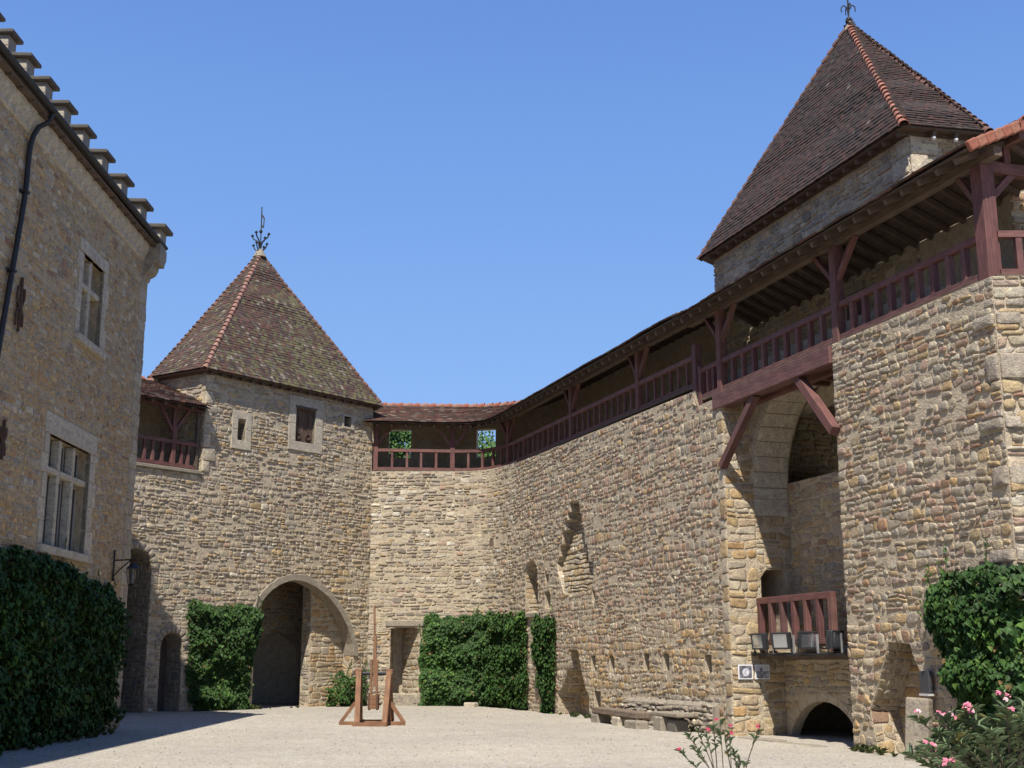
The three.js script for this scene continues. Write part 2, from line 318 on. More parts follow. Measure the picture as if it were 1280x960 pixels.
// ------------------------------------------------------------------ plan of the courtyard
const L = new Line(-10.9, 38.6, .63, .7766);           // gate tower side
const R_ = new Line(.16, 43.2, .309, -.951);           // long right-hand wall, s grows towards the camera
const W = new Line(-8.85, 0, -.0096, 1);               // facade of the left wing, s = distance from the camera
const F1 = new Line(-5.15, 45.7, 3.05, .05);           // back wall, straight part
const bez = new THREE.CubicBezierCurve(new THREE.Vector2(-2.1, 45.75), new THREE.Vector2(-.75, 45.77), new THREE.Vector2(-.3, 44.6), new THREE.Vector2(.16, 43.2));
const bezPts = bez.getPoints(14).map(p => [p.x, p.y]);
const F2 = new Path(bezPts);
const FLEN = 3.05 + F2.len;
const FR = new Path([[-5.15, 45.7], [-3.6, 45.725], ...bezPts, ...[2, 5, 9, 14.2].map(s => [R_.x + R_.tx * s, R_.D + R_.tD * s])]);
const FRs = s => FLEN + s;                             // position along FR of a point s on the right wall
const K = new Line(R_.at(24.81, 0).x, -R_.at(24.81, 0).z, 1, .0);   // face of the pier turned to the camera

// ---- ground
{
  const g = new THREE.PlaneGeometry(300, 300, 300, 300); const uv = g.attributes.uv, p = g.attributes.position, gc = [];
  for (let i = 0; i < p.count; i++) { const x = p.getX(i), y = p.getY(i), n = fbm(x * .22, y * .22, 7, 4), q = fbm(x * .6 + 9, y * .6, 8, 3), k = .9 + .2 * (n - .5) * 1.4 + .12 * (q - .5); gc.push(k, k * (.995 - .03 * (n - .5)), k * (.98 - .08 * (n - .5))); }
  g.setAttribute('color', new THREE.Float32BufferAttribute(gc, 3));
  for (let i = 0; i < p.count; i++) uv.setXY(i, p.getX(i), p.getY(i));
  g.rotateX(-Math.PI / 2); g.rotateZ(-.006); g.translate(0, 0, -60);
  const m = new THREE.Mesh(g, M.ground); m.name = 'ground'; m.userData = { kind: 'structure', label: 'pale gravel covering the castle courtyard' }; m.receiveShadow = true; scene.add(m);
}
const gy = x => -.006 * x;

// ---- left wing with crow-stepped gable
const wing = thing('castle_wing', 'long ochre stone house wing with mullioned windows and crow-stepped gable', 'building');
const WIN_UP = rectPoly(25.42, 26.8, 8.26, 10.06), WIN_LOW = rectPoly(24.26, 26.78, 3.78, 5.95), WIN_SMALL = rectPoly(24.75, 25.2, 1.2, 2.08);
const EAVE = 11.66, WEND = 30.15;
{
  part(wing, 'wall', slab(W, [[9, -.5], [WEND, -.5], [WEND, EAVE], [9, EAVE]], [WIN_UP, WIN_LOW, WIN_SMALL], .6), M.ochreMortar);
  // shell: end wall with gable, near end, rear, floor slabs keep the inside dark
  const G = new Line(W.at(WEND, 0).x, WEND, -1, .0096);      // gable plane, runs to the left
  const gab = new THREE.Shape([[.0, -.5], [9.4, -.5], [9.4, 11.6], [5.0, 17.5], [0, 11.6]].map(p => new THREE.Vector2(...p)));
  const eg = new THREE.ExtrudeGeometry(gab, { depth: .55, bevelEnabled: false }); eg.rotateY(Math.PI); // x -> left
  eg.translate(-9.16, 0, -WEND + .003 + .55);
  part(wing, 'gable_wall', eg, M.ochreMortar);
  part(wing, 'rear_wall', new THREE.BoxGeometry(.5, 12.1, 21), M.ochreMortar).position.set(-18.3, 5.55, -19.6);
  part(wing, 'near_wall', new THREE.BoxGeometry(9.2, 12.1, .5), M.ochreMortar).position.set(-13.7, 5.55, -9.2);
  // roof
  const ridge = [-13.9, 17.4], ev = [-8.76, EAVE + .14];
  const slopeN = Math.hypot(ridge[0] - ev[0], ridge[1] - ev[1]);
  const roofShape = new THREE.Shape([[ev[0], ev[1]], [ridge[0], ridge[1]], [-18.9, ev[1]], [-18.9, ev[1] - .2], [ridge[0], ridge[1] - .22], [ev[0], ev[1] - .1]].map(p => new THREE.Vector2(...p)));
  const rg = new THREE.ExtrudeGeometry(roofShape, { depth: 20.6, bevelEnabled: false }); rg.translate(0, 0, -29.7);
  part(wing, 'roof', rg, std({ color: col(.09, .06, .045), map: tileMap }));
  // cornice, rafters' feet, gutter
  part(wing, 'cornice', strip(W, 9, WEND - .05, 1, [[.0, EAVE - .42], [.05, EAVE - .38], [.06, EAVE - .28], [.13, EAVE - .16], [.16, EAVE - .02], [0, EAVE - .02]]), M.dressed);
  part(wing, 'eave_board', strip(W, 9, WEND - .1, 1, rect(0, .3, EAVE - .015, EAVE + .03)), M.darkWood);
  const gut = []; for (let i = 0; i <= 8; i++) { const a = Math.PI + Math.PI * i / 8; gut.push([.36 + .075 * Math.cos(a), EAVE + .13 + .075 * Math.sin(a)]); } for (let i = 8; i >= 0; i--) { const a = Math.PI + Math.PI * i / 8; gut.push([.36 + .063 * Math.cos(a), EAVE + .133 + .063 * Math.sin(a)]); }
  part(wing, 'gutter', strip(W, 9, WEND + .12, 1, gut), M.iron);
  for (let s = 19.2; s < WEND - .2; s += .55) part(wing, 'rafter_foot', beam(W.at(s, EAVE + .02, .05), W.at(s, EAVE - .03, .29), .09, .07), M.darkWood);
  // downpipe with elbow
  part(wing, 'downpipe', tube([W.at(22.1, EAVE + .05, .37), W.at(22.1, EAVE - .1, .34), W.at(22.0, EAVE - .22, .2), W.at(21.88, EAVE - .55, .1), W.at(21.78, 10, .1), W.at(21.5, 8.4, .1), W.at(21.2, 6.8, .1), W.at(20.9, 5, .1), W.at(20.7, 3.2, .1)], .05, 40, 10), M.iron);
  for (const h of [10, 8.4]) { const s = h > 9 ? 21.78 : 21.5; part(wing, 'pipe_clamp', fbox(W, s - .08, s + .08, h, h + .04, 0, .16), M.iron); }
  // crow steps: block and projecting cap slab each
  for (let k = 0; k < 12; k++) {
    const x = -8.83 - .53 * k, y = 12.2 + .66 * k;
    const b = part(wing, 'gable_step', new RoundedBoxGeometry(.62, .9, .5, 1, .02), M.dressedGrey); b.position.set(x - .22, y - .55, -29.92);
    const c = part(wing, 'step_cap', new RoundedBoxGeometry(.86, .11, .74, 1, .03), M.capstone); c.position.set(x - .2, y - .045, -29.92 + (k % 2) * .004); c.rotation.z = (hash(k, 3) - .5) * .05;
    // coursing on the step
    if (k < 10) { const j = part(wing, 'gable_step', new RoundedBoxGeometry(.56, .2, .53, 1, .02), M.dressed); j.position.set(x - .2, y - .3, -29.925); }
  }
  { const k = new THREE.Shape([[-.1, .22], [.44, .22], [.44, 0], [.41, -.1], [.34, -.15], [.27, -.17], [.26, -.28], [.21, -.38], [.14, -.43], [.08, -.45], [.06, -.54], [0, -.6], [-.1, -.6]].map(p => new THREE.Vector2(...p))); const g = new THREE.ExtrudeGeometry(k, { depth: .5, bevelEnabled: true, bevelSize: .015, bevelThickness: .015, bevelSegments: 1 }); g.translate(-9.16, 11.4, -30.16); part(wing, 'kneeler', g, M.dressedGrey); }

  // rubble facade and quoins
  const holes = [rectPoly(25.08, 27.12, 7.98, 10.36), rectPoly(23.9, 27.2, 3.55, 6.38), rectPoly(24.6, 25.35, 1.05, 2.25), rectPoly(29.55, 30.4, -1, 12)];
  const warm = { beige: 4.5, ochre: 5, light: 1.6, rust: .5, grey: .8, orange: 1.6 };
  rubble(wing, W, { seed: 11, smear: [.47, .375, .245], smearK: .5, s0: 19.2, s1: WEND, h0: -.2, h1: EAVE - .42, holes, course: .125, width: .27, out: .016, round: .84, rough: .3, wave: .04, mix: () => warm });
  for (let h = .1, k = 0; h < EAVE - .6; k++) { const q = .26 + hash(k, 8) * .16; block(wing, W, WEND - (k % 2 ? .58 : .36), WEND - .01, h, Math.min(h + q, EAVE - .45), .02, PAL.light.map(v => v * .86), 5); if (k % 2 === 0) block(wing, W, WEND - .6, WEND - .375, h, h + q, .015, PAL.beige, 6); h += q + .012; }
  // stone window dressings: blocks around the opening, mullions, transom, casements
  function dressing(name, p, outer, mull, transom, capH) {
    const w = new THREE.Group(); w.name = name; wing.add(w);
    const [s0, s1, h0, h1] = [p[0][0], p[1][0], p[0][1], p[2][1]], [a0, a1, b0, b1] = outer;
    // lintel blocks
    const nl = capH > .35 ? 3 : 2; for (let k = 0; k < nl; k++) part(w, 'lintel_block', fbox(W, a0 + (a1 - a0) * k / nl + .004, a0 + (a1 - a0) * (k + 1) / nl - .004, h1, b1, -.1, .025 + k * .002, .012), M.dressed);
    part(w, 'sill', fbox(W, a0 + .05, a1 - .05, h0 - .17, h0, -.3, .11, .02), M.dressed);
    for (const [x0, x1, dir] of [[a0, s0, -1], [s1, a1, 1]]) { let h = h0, k = dir > 0 ? 1 : 0; while (h < h1 - .05) { const q = Math.min(.38 + hash(k, 17, dir + 4) * .16, h1 - h), e = (k % 2) * .14 - .05; part(w, 'jamb_block', fbox(W, dir < 0 ? x0 - e : x0, dir < 0 ? x1 : x1 + e, h, h + q - .008, -.1, .022, .012), M.dressed); h += q; k++; } }
    for (const m of mull) part(w, 'mullion', fbox(W, m - .07, m + .07, h0, h1, -.24, -.05, .03), M.dressed);
    part(w, 'transom', fbox(W, s0, s1, transom - .065, transom + .065, -.25, -.055, .03), M.dressed);
    const edges = [s0, ...mull, s1];
    for (let k = 0; k + 1 < edges.length; k++) for (const [y0, y1] of [[h0, transom - .065], [transom + .065, h1]]) {
      const x0 = edges[k] + (k ? .07 : 0), x1 = edges[k + 1] - (k + 2 < edges.length ? .07 : 0);
      const pane = part(w, 'pane', fbox(W, x0 + .03, x1 - .03, y0 + .03, y1 - .03, -.275, -.265), M.glass);
      part(w, 'casement', mergeGeometries([fbox(W, x0, x0 + .05, y0, y1, -.29, -.245), fbox(W, x1 - .05, x1, y0, y1, -.29, -.245), fbox(W, x0 + .05, x1 - .05, y0, y0 + .05, -.29, -.245), fbox(W, x0 + .05, x1 - .05, y1 - .05, y1, -.29, -.245)]), M.casement);
    }
    part(w, 'window_back', fbox(W, s0 - .2, s1 + .2, h0 - .2, h1 + .2, -.64, -.61), M.ochreMortar);
  }
  dressing('window', WIN_UP, [25.14, 27.08, 8.0, 10.34], [26.11], 9.42, .28);
  dressing('window', WIN_LOW, [23.98, 27.14, 3.6, 6.37], [25.1, 25.94], 5.28, .42);
  dressing('window', WIN_SMALL, [24.62, 25.33, 1.06, 2.24], [], 1.75, .15);
  // wrought-iron wall anchors
  for (const [s, h, k] of [[22.1, 7.95, 1], [21.86, 5.4, .7]]) {
    const g = []; const q = (a, b) => W.at(s + a * k, h + b * k, .06);
    g.push(tube([q(0, -.5), q(.02, 0), q(0, .52)], .03), tube([q(-.02, -.05), q(-.16, .12), q(-.14, .32)], .026), tube([q(.02, -.05), q(.16, .14), q(.14, .34)], .026), tube([q(-.02, 0), q(-.15, -.2), q(-.16, -.42)], .026), tube([q(.02, 0), q(.14, -.18), q(.15, -.38)], .026), tube([W.at(s, h, -.02), W.at(s, h, .07)], .05));
    part(wing, 'wall_anchor', mergeGeometries(g), M.rust);
  }
}

// ---- curtain wall left of the gate tower, below the little gallery
const wallL = thing('curtain_wall', 'shaded rubble wall with two arched doorways between house wing and gate tower', 'wall');
const DOOR1 = arch(-1.35, -.12, -.3, 4.3, .6, 10, -.3), DOOR2 = arch(.36, 1.17, -.3, 2.0, .42, 10, -.3);
{
  part(wallL, 'wall', slab(L, [[-6, -.5], [1.5, -.5], [1.5, 7.38], [-6, 7.38]], [DOOR1, DOOR2], 1.2), M.mortar);
  part(wallL, 'passage_end', fbox(L, -1.8, -.05, -.5, 5.4, -3.2, -3.0), M.mortar);
  for (const [a, b] of [[-1.9, -1.37], [-.11, .3]]) part(wallL, 'passage_side', fbox(L, a, b, -.5, 5.4, -3.1, -1.203), M.mortar);
  part(wallL, 'passage_top', fbox(L, -2, .3, 5.0, 5.3, -3.2, -1.206), M.mortar);
  part(wallL, 'door', fbox(L, .3, 1.25, -.3, 2.6, -.85, -.78), M.darkWood);
  part(wallL, 'coping', fbox(L, -6, 1.48, 7.385, 7.5, -1.1, .09, .02), M.dressedGrey);
  rubble(wallL, L, { seed: 23, s0: -3.2, s1: 1.5, h0: -.2, h1: 7.38, holes: [DOOR1, DOOR2], course: .115, width: .24, out: .026, mix: () => ({ beige: 5, grey: 3, light: 3, ochre: 1, white: .3 }) });
  revealStones(wallL, L, DOOR1, 1.1, 2300, { beige: 4, grey: 4, light: 1 }); revealStones(wallL, L, DOOR2, .75, 2340, { beige: 4, grey: 4, light: 1 });
  for (const [c, r, sp, n, ry] of [[-.735, .615, 4.3, 11, .6], [.765, .405, 2.0, 9, .42]]) for (let i = 0; i < n; i++) {   // rough arch stones
    const a0 = Math.PI * i / n, a1 = Math.PI * (i + .93) / n, q = (a, k) => [c + (r + k) * Math.cos(a), sp + (ry + k) * Math.sin(a)];
    const list = stonePool.get(wallL); list.push({ fr: L, poly: [q(a0, .01), q(a0, .1), q(a0, .22), q((a0 + a1) / 2, .24), q(a1, .22), q(a1, .1), q(a1, .01), q((a0 + a1) / 2, .01)], out: .05, c: PAL.grey, seed: 40 + i, round: .85, score: 1e-5 });
  }
}

// ---- towers: roof helpers
function offsetPoly(poly, o) {      // grow a plan polygon outwards, [x, D] points
  const n = poly.length; let A = 0; for (let i = 0; i < n; i++) { const p = poly[i], q = poly[(i + 1) % n]; A += p[0] * q[1] - q[0] * p[1]; } const sg = A > 0 ? 1 : -1, out = [];
  for (let i = 0; i < n; i++) {
    const p0 = poly[(i + n - 1) % n], p1 = poly[i], p2 = poly[(i + 1) % n]; const e = (a, b) => { const l = Math.hypot(b[0] - a[0], b[1] - a[1]); return [(b[1] - a[1]) / l * sg, -(b[0] - a[0]) / l * sg]; };
    const n1 = e(p0, p1), n2 = e(p1, p2), k = 1 + n1[0] * n2[0] + n1[1] * n2[1]; out.push([p1[0] + (n1[0] + n2[0]) / k * o, p1[1] + (n1[1] + n2[1]) / k * o]);
  }
  return out;
}
const dullHip = [[.19, .095, .07], [.23, .12, .09], [.16, .085, .065]].map(c => std({ color: col(...c), map: tileMap }));
function spireRoof(owner, poly, eaveH, apex, over, mixFn, opts) {
  const ev = offsetPoly(poly, over), n = ev.length, R = rng(opts.seed), roof = new THREE.Group(); roof.name = 'roof'; owner.add(roof);
  const A = V(...apex), pts = ev.map(p => V(p[0], eaveH, p[1]));
  const cen = new THREE.Vector3(); pts.forEach(p => cen.addScaledVector(p, 1 / n));
  const pos = [], spots = [];
  for (let i = 0; i < n; i++) {
    const a = pts[i], b = pts[(i + 1) % n]; pos.push(a.x, a.y, a.z, b.x, b.y, b.z, A.x, A.y, A.z);
    pos.push(a.x, a.y - .045, a.z, b.x, b.y - .045, b.z, cen.x, a.y - .045 + .5, cen.z);
    for (const [p, q] of [[a, b]]) pos.push(p.x, p.y, p.z, q.x, q.y, q.z, q.x, q.y - .045, q.z, p.x, p.y, p.z, q.x, q.y - .045, q.z, p.x, p.y - .045, p.z);
    const x = b.clone().sub(a), len = x.length(); x.normalize(); const up = A.clone().sub(a); up.addScaledVector(x, -up.dot(x)); const sl = up.length(); up.normalize();
    let nn = new THREE.Vector3().crossVectors(x, up); if (nn.y < 0) nn.negate();
    const ta = A.clone().sub(a).dot(x) / sl, tb = (len - A.clone().sub(a).dot(x)) / sl;
    // tile frame: x along eave, y normal, z down-slope
    let xx = x.clone(), z = up.clone().negate(); if (new THREE.Vector3().crossVectors(nn, z).dot(xx) < 0) xx.negate();
    const ex = opts.exposure, tw = opts.width, ti = .06; const zt = z.clone().multiplyScalar(Math.cos(ti)).addScaledVector(nn, -Math.sin(ti) + .15), yt = new THREE.Vector3().crossVectors(zt.normalize(), xx);
    for (let r = -1, v = -.03; v < sl - .05; v += ex, r++) {
      const x0 = ta * v, x1 = len - tb * v, sh = (r & 1) * tw * .5; const sag = (vnoise(v * 1.3, i * 7, opts.seed) - .5) * .07;
      for (let u = x0 - ((x0 + 100) % tw) + sh - tw; u < x1; u += tw) {
        const c0 = Math.max(u, x0), c1 = Math.min(u + tw, x1); if (c1 - c0 < .04) continue;
        const p = a.clone().addScaledVector(x, (c0 + c1) / 2).addScaledVector(up, v + .15 + (R() - .5) * .016).addScaledVector(nn, .035 + sag + R() * .012);
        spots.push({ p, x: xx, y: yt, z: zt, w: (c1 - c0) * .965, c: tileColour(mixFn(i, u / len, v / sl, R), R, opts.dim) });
      }
    }
    // hip tiles
    const hip = A.clone().sub(a), hl = hip.length(); hip.normalize(); const hs = .25, cnt = Math.floor(hl / hs);
    const side = new THREE.Vector3().crossVectors(hip, new THREE.Vector3(0, 1, 0)).normalize(), hu = new THREE.Vector3().crossVectors(side, hip).normalize();
    for (let k = 0; k < cnt; k++) {
      const g = hipGeo, m = part(roof, 'hip_tile', g, (i === opts.near ? opts.hip : dullHip)[k % 3]);
      const mm = new THREE.Matrix4().makeBasis(side.clone().negate(), hu, hip); mm.setPosition(a.clone().addScaledVector(hip, (k + .5) * hs - .05).addScaledVector(hu, -.005)); m.applyMatrix4(mm); m.position.addScaledVector(hu, .035); m.scale.multiplyScalar(opts.hipScale + (hash(k, i, 9) - .5) * .08);
    }
  }
  const g = new THREE.BufferGeometry(); g.setAttribute('position', new THREE.Float32BufferAttribute(pos, 3)); g.setAttribute('uv', new THREE.Float32BufferAttribute(new Float32Array(pos.length / 3 * 2), 2)); g.computeVertexNormals();
  part(roof, 'roof_boarding', g, M.underRoof);
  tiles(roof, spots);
  return { roof, ev };
}
const hipGeo = (() => {         // half-round tile, wide end low, lying along z (low end at -z)
  const pos = [], n = 7, L_ = .4; const ring = (z, r, t) => { const o = []; for (let i = 0; i <= n; i++) { const a = -.2 + (Math.PI + .4) * i / n; o.push([r * Math.cos(a), (r) * Math.sin(a) * .95 + t - .05, z]); } return o; };
  const A = ring(-L_ / 2, .145, .045), B = ring(L_ / 2, .105, .01), C = ring(-L_ / 2, .125, .04);
  const q = (a, b, c, d) => pos.push(...a, ...b, ...c, ...a, ...c, ...d);
  for (let i = 0; i < n; i++) { q(A[i], A[i + 1], B[i + 1], B[i]); q(A[i], C[i], C[i + 1], A[i + 1]); }
  const g = new THREE.BufferGeometry(); g.setAttribute('position', new THREE.Float32BufferAttribute(pos, 3)); const uv = []; for (let i = 0; i < pos.length; i += 3) uv.push(pos[i] * 3, pos[i + 2] * 3); g.setAttribute('uv', new THREE.Float32BufferAttribute(uv, 2)); g.computeVertexNormals(); return g;
})();
function tilesOnStrip(parent, fr, s0, s1, dE, hE, dR, hR, mixFn, seed, lift = () => 0, exposure = .15, tw = .19) {   // lean-to roof along a frame
  const R = rng(seed), sl = Math.hypot(dR - dE, hR - hE), spots = [];
  for (let r = 0, v = -.04; v < sl - .03; v += exposure, r++) for (let s = s0 + (r & 1) * tw * .5; s < s1; s += tw) {
    const f = (v + .15) / sl, d = dE + (dR - dE) * f, h = hE + (hR - hE) * f, w = Math.min(tw, s1 - s), sm = s + w / 2; if (w < .05) continue;
    const t = fr.t(sm), n = fr.n(sm), down = n.clone().multiplyScalar(dE - dR).add(new THREE.Vector3(0, hE - hR, 0)).normalize(); let nn = new THREE.Vector3().crossVectors(down, t); if (nn.y < 0) nn.negate();
    const z = down.clone().addScaledVector(nn, .13).normalize(), x = new THREE.Vector3().crossVectors(new THREE.Vector3().crossVectors(z, t).y > 0 ? new THREE.Vector3().crossVectors(z, t) : new THREE.Vector3().crossVectors(t, z), z).normalize(), y = new THREE.Vector3().crossVectors(z, x);
    const wavy = (vnoise(sm * .8, v * 2, seed) - .5) * .05;
    spots.push({ p: fr.at(sm, h + lift(sm) + .04 + wavy + R() * .012, d), x, y, z, w: w * 1.0, c: tileColour(mixFn(sm, f, R), R) });
  }
  return tiles(parent, spots);
}
function prism(poly, h0, h1) { const sh = new THREE.Shape(poly.map(p => new THREE.Vector2(p[0], p[1]))); const g = new THREE.ExtrudeGeometry(sh, { depth: h1 - h0, bevelEnabled: false }); g.rotateX(-Math.PI / 2); g.translate(0, h0, 0); return g; }
function wallFacet(owner, a, b, h0, h1, o = {}) {      // thin wall from plan point a to b with rubble
  const fr = new Line(a[0], a[1], b[0] - a[0], b[1] - a[1]), len = Math.hypot(b[0] - a[0], b[1] - a[1]);
  part(owner, 'wall', fbox(fr, .01, len - .01, h0, h1, -.5, 0), o.mortar ?? M.mortar);
  if (o.mix) rubble(owner, fr, { seed: o.seed, s0: 0, s1: len, h0: o.r0 ?? h0, h1, course: .16, width: .34, out: o.out ?? .03, floor: o.r0 ?? h0, holes: o.holes, mix: o.mix });
  return fr;
}

// ---- gate tower
const gate = thing('gate_tower', 'polygonal stone tower with lichened pyramid roof above the big gate arch', 'tower');
const TL = { C: [-9.955, 39.765], E: [-5.155, 45.69] };
const GP = [[-9.955, 39.765], [-5.155, 45.69], [-6.6, 48.6], [-10, 47.9], [-12.3, 44.6], [-11.8, 41.0]];
const GS0 = 1.5, GS1 = 9.12, GTOP = 10.72;
const GATE = [[3.98, -.3], [8.42, -.3], [8.42, 1.75], [8.35, 2.2], [8.12, 2.72], [7.72, 3.25], [7.2, 3.72], [6.62, 4.05], [6.05, 4.24], [5.5, 4.27], [4.98, 4.12], [4.52, 3.86], [4.18, 3.52], [3.98, 3.1]];
const SLIT = [[2.87, 8.7], [3.2, 8.7], [3.2, 9.3], [3.04, 9.45], [2.87, 9.3]], SHUT = rectPoly(5.37, 6.27, 8.99, 10.25), VENT = rectPoly(7.65, 8.0, 9.84, 10.22);
{
  part(gate, 'wall', slab(L, [[GS0, -.5], [GS1, -.5], [GS1, GTOP], [GS0, GTOP]], [GATE, SLIT, SHUT, VENT], .5), M.mortar);
  const pass = [[3.98, -.3], [6.85, -.3], [6.85, 4.6], [3.98, 4.6]];
  part(gate, 'inner_wall', slab(L, [[GS0 + .02, -.5], [GS1 - .02, -.5], [GS1 - .02, 8.3], [GS0 + .02, 8.3]], [pass], .45, -.503), M.mortar);
  revealStones(gate, L, pass, .44, 3600, { beige: 4, grey: 4, light: 2, ochre: 1 }, -.503);
  const LB = new Line(L.at(0, 0, -.503).x, -L.at(0, 0, -.503).z, L.tx, L.tD);
  rubble(gate, LB, { seed: 39, s0: 6.88, s1: 8.5, h0: -.2, h1: 4.4, course: .17, width: .4, out: .025, mix: () => ({ ochre: 5, orange: 2.2, light: 3, beige: 2 }) });
  for (let i = 1; i < GP.length; i++) { const a = GP[i], b = GP[(i + 1) % GP.length]; if (i === 5) wallFacet(gate, a, b, -.5, GTOP, { seed: 31, r0: 7.8, mix: () => ({ beige: 4, light: 2, grey: 3, ochre: 1 }) }); else wallFacet(gate, a, b, -.5, GTOP); }
  // inner doorway of the gate passage
  part(gate, 'passage_end', fbox(L, 1.9, 9.0, -.5, 4.6, -6.2, -6.0), M.mortar);
  const inner = arch(6.75, 8.95, -.3, 1.85, .75, 12, -.3);
  part(gate, 'inner_wall', slab(L, [[1.9, -.5], [10.2, -.5], [10.2, 4.58], [1.9, 4.58]], [inner], .4, -3.4), M.mortar);
  const LI = new Line(L.at(0, 0, -3.4).x, -L.at(0, 0, -3.4).z, L.tx, L.tD);
  rubble(gate, LI, { seed: 38, s0: 4.5, s1: 9.8, h0: -.2, h1: 4.5, holes: [inner], course: .16, width: .34, out: .025, mix: () => ({ beige: 5, grey: 3, light: 2, ochre: 1 }) });
  part(gate, 'tower_floor', prism(offsetPoly(GP, -.45), 4.6, 4.75), M.underRoof);
  part(gate, 'wall_plate', prism(offsetPoly(GP, .06), GTOP, GTOP + .12), M.darkWood);
  const mix = (s, h) => { const yellow = clamp(1 - Math.abs(s - 7.4) / 3, 0, 1) * clamp((6.4 - h) / 3, 0, 1); let m = { beige: 5, grey: 2.6, light: 3.4, ochre: 1.2, pink: .6, white: .2 }; if (h > 8.3) m = { beige: 5, ochre: 3, light: 2.5, grey: 2 }; return blend(m, { ochre: 5, beige: 3, light: 3, orange: 1 }, yellow * .7); };
  const surS = rectPoly(2.63, 3.44, 8.4, 9.66), surW = rectPoly(5.05, 6.62, 8.68, 10.6), surV = rectPoly(7.55, 8.15, 9.76, 10.3);
  const ring = GATE.slice(2).map(([s, h]) => { const cx = 6.1, cy = 2.2, l = Math.hypot(s - cx, h - cy); return [s + (s - cx) / l * .2, h + (h - cy) / l * .2]; });
  const gateHole = [[3.98, -.3], [8.42, -.3], [8.42, 1.7], ...ring, [3.98, 3.0]];
  rubble(gate, L, { seed: 36, s0: GS0, s1: GS1, h0: -.2, h1: GTOP, holes: [gateHole, surS, surW, surV], course: .11, width: .25, out: .026, wave: .05, mix });
  // smooth arch ring of voussoirs
  const arc = GATE.slice(2); let lens = [0]; for (let i = 1; i < arc.length; i++) lens.push(lens[i - 1] + Math.hypot(arc[i][0] - arc[i - 1][0], arc[i][1] - arc[i - 1][1]));
  const tot = lens[lens.length - 1], on = l => { let i = 1; while (i < arc.length - 1 && l > lens[i]) i++; const f = (l - lens[i - 1]) / (lens[i] - lens[i - 1]); return [arc[i - 1][0] + (arc[i][0] - arc[i - 1][0]) * f, arc[i - 1][1] + (arc[i][1] - arc[i - 1][1]) * f]; };
  const outw = ([s, h], k) => { const l = Math.hypot(s - 6.1, h - 2.2); return [s + (s - 6.1) / l * k, h + (h - 2.2) / l * k]; };
  const NV = 15; for (let i = 0; i < NV; i++) { const a = tot * i / NV + .003, b = tot * (i + 1) / NV - .003, m = (a + b) / 2; const A = on(a), B = on(b), C = on(m); const sh = new THREE.Shape([outw(A, -.02), outw(C, -.02), outw(B, -.02), outw(B, .18), outw(C, .18), outw(A, .18)].map(p => new THREE.Vector2(...p))); const g = new THREE.ExtrudeGeometry(sh, { depth: .5, bevelEnabled: true, bevelSize: .006, bevelThickness: .006, bevelSegments: 1 }); g.translate(0, 0, -.44); part(gate, 'arch_stone', g.applyMatrix4(L.matrix()), M.dressedGrey); }
  revealStones(gate, L, GATE, .48, 3500, { ochre: 4, light: 3, beige: 3 });
  // dressed surrounds
  const sur = (p, o) => { const [a0, a1, b0, b1] = [p[0][0], p[1][0], p[0][1], p[2][1]], [s0, s1, h0, h1] = o; part(gate, 'lintel', fbox(L, a0, a1, h1, b1, -.3, .04, .015), M.dressed); part(gate, 'sill', fbox(L, a0, a1, b0, h0, -.3, .05, .015), M.dressed); for (const [x0, x1] of [[a0, s0], [s1, a1]]) { const m = (h0 + h1) / 2 + (x0 - a0) * .05; part(gate, 'jamb', fbox(L, x0, x1, h0, m - .004, -.3, .038, .012), M.dressed); part(gate, 'jamb', fbox(L, x0, x1, m, h1, -.3, .042, .012), M.dressed); } };
  sur(surS, [2.87, 3.2, 8.7, 9.42]); sur(surW, [5.37, 6.27, 8.99, 10.25]); sur(surV, [7.65, 8.0, 9.84, 10.22]);
  const sh = new THREE.Group(); sh.name = 'shutter'; gate.add(sh);
  for (let k = 0; k < 4; k++) part(sh, 'plank', fbox(L, 5.385 + k * .218, 5.385 + k * .218 + .212, 9.0, 10.24, -.16, -.11 + (k % 2) * .006), M.brownWood);
  for (const s of [5.6, 6.04]) { part(sh, 'decoration', new THREE.TorusGeometry(.1, .02, 6, 14).applyMatrix4(L.matrix(s, 9.22, -.09)), M.rust); part(sh, 'decoration', fbox(L, s - .02, s + .02, 9.32, 9.95, -.11, -.085), M.rust); }
  part(sh, 'top_rail', fbox(L, 5.34, 6.3, 10.18, 10.26, -.12, .06), M.darkWood);
  for (const [a, b, c, d] of [[2.7, 3.4, 8.5, 9.6], [7.5, 8.2, 9.7, 10.35]]) part(gate, 'recess_back', fbox(L, a, b, c, d, -.9, -.85), M.mortar);
  // quoins on the free corner and rafter feet under the eave
  for (let h = 7.5, k = 0; h < GTOP - .1; k++) { const q = .26 + hash(k, 18) * .18; block(gate, L, GS0 + .01, GS0 + (k % 2 ? .5 : .3), h, Math.min(h + q, GTOP - .02), .045, PAL.light, 7); h += q + .012; }
  for (let s = 1.6; s < 9.2; s += .42) part(gate, 'rafter_foot', beam(L.at(s, GTOP + .06, .02), L.at(s, GTOP - .02, .22), .08, .08), M.darkWood);
  spireRoof(gate, GP, GTOP + .09, [-9.38, 16.3, 44.5], .26, (i, u, v, R) => { const li = fbm(u * 5 + i * 9, v * 5, 77, 3); return blend({ brown: 6, red: 3.2, dark: 2.4, pale: .5, grey: 1, lichen: 1.2 }, { lichen: 8, pale: 1, brown: 3.6, grey: 1.4, dark: 1.4 }, clamp((li - .42) * 4, 0, 1) * (i === 0 ? .95 : .6)); }, { seed: 71, hipScale: .72, near: 0, dim: .8, exposure: .12, width: .13, hip: [M.ridgePale, std({ color: col(.31, .15, .11), map: tileMap }), std({ color: col(.39, .22, .17), map: tileMap })] });
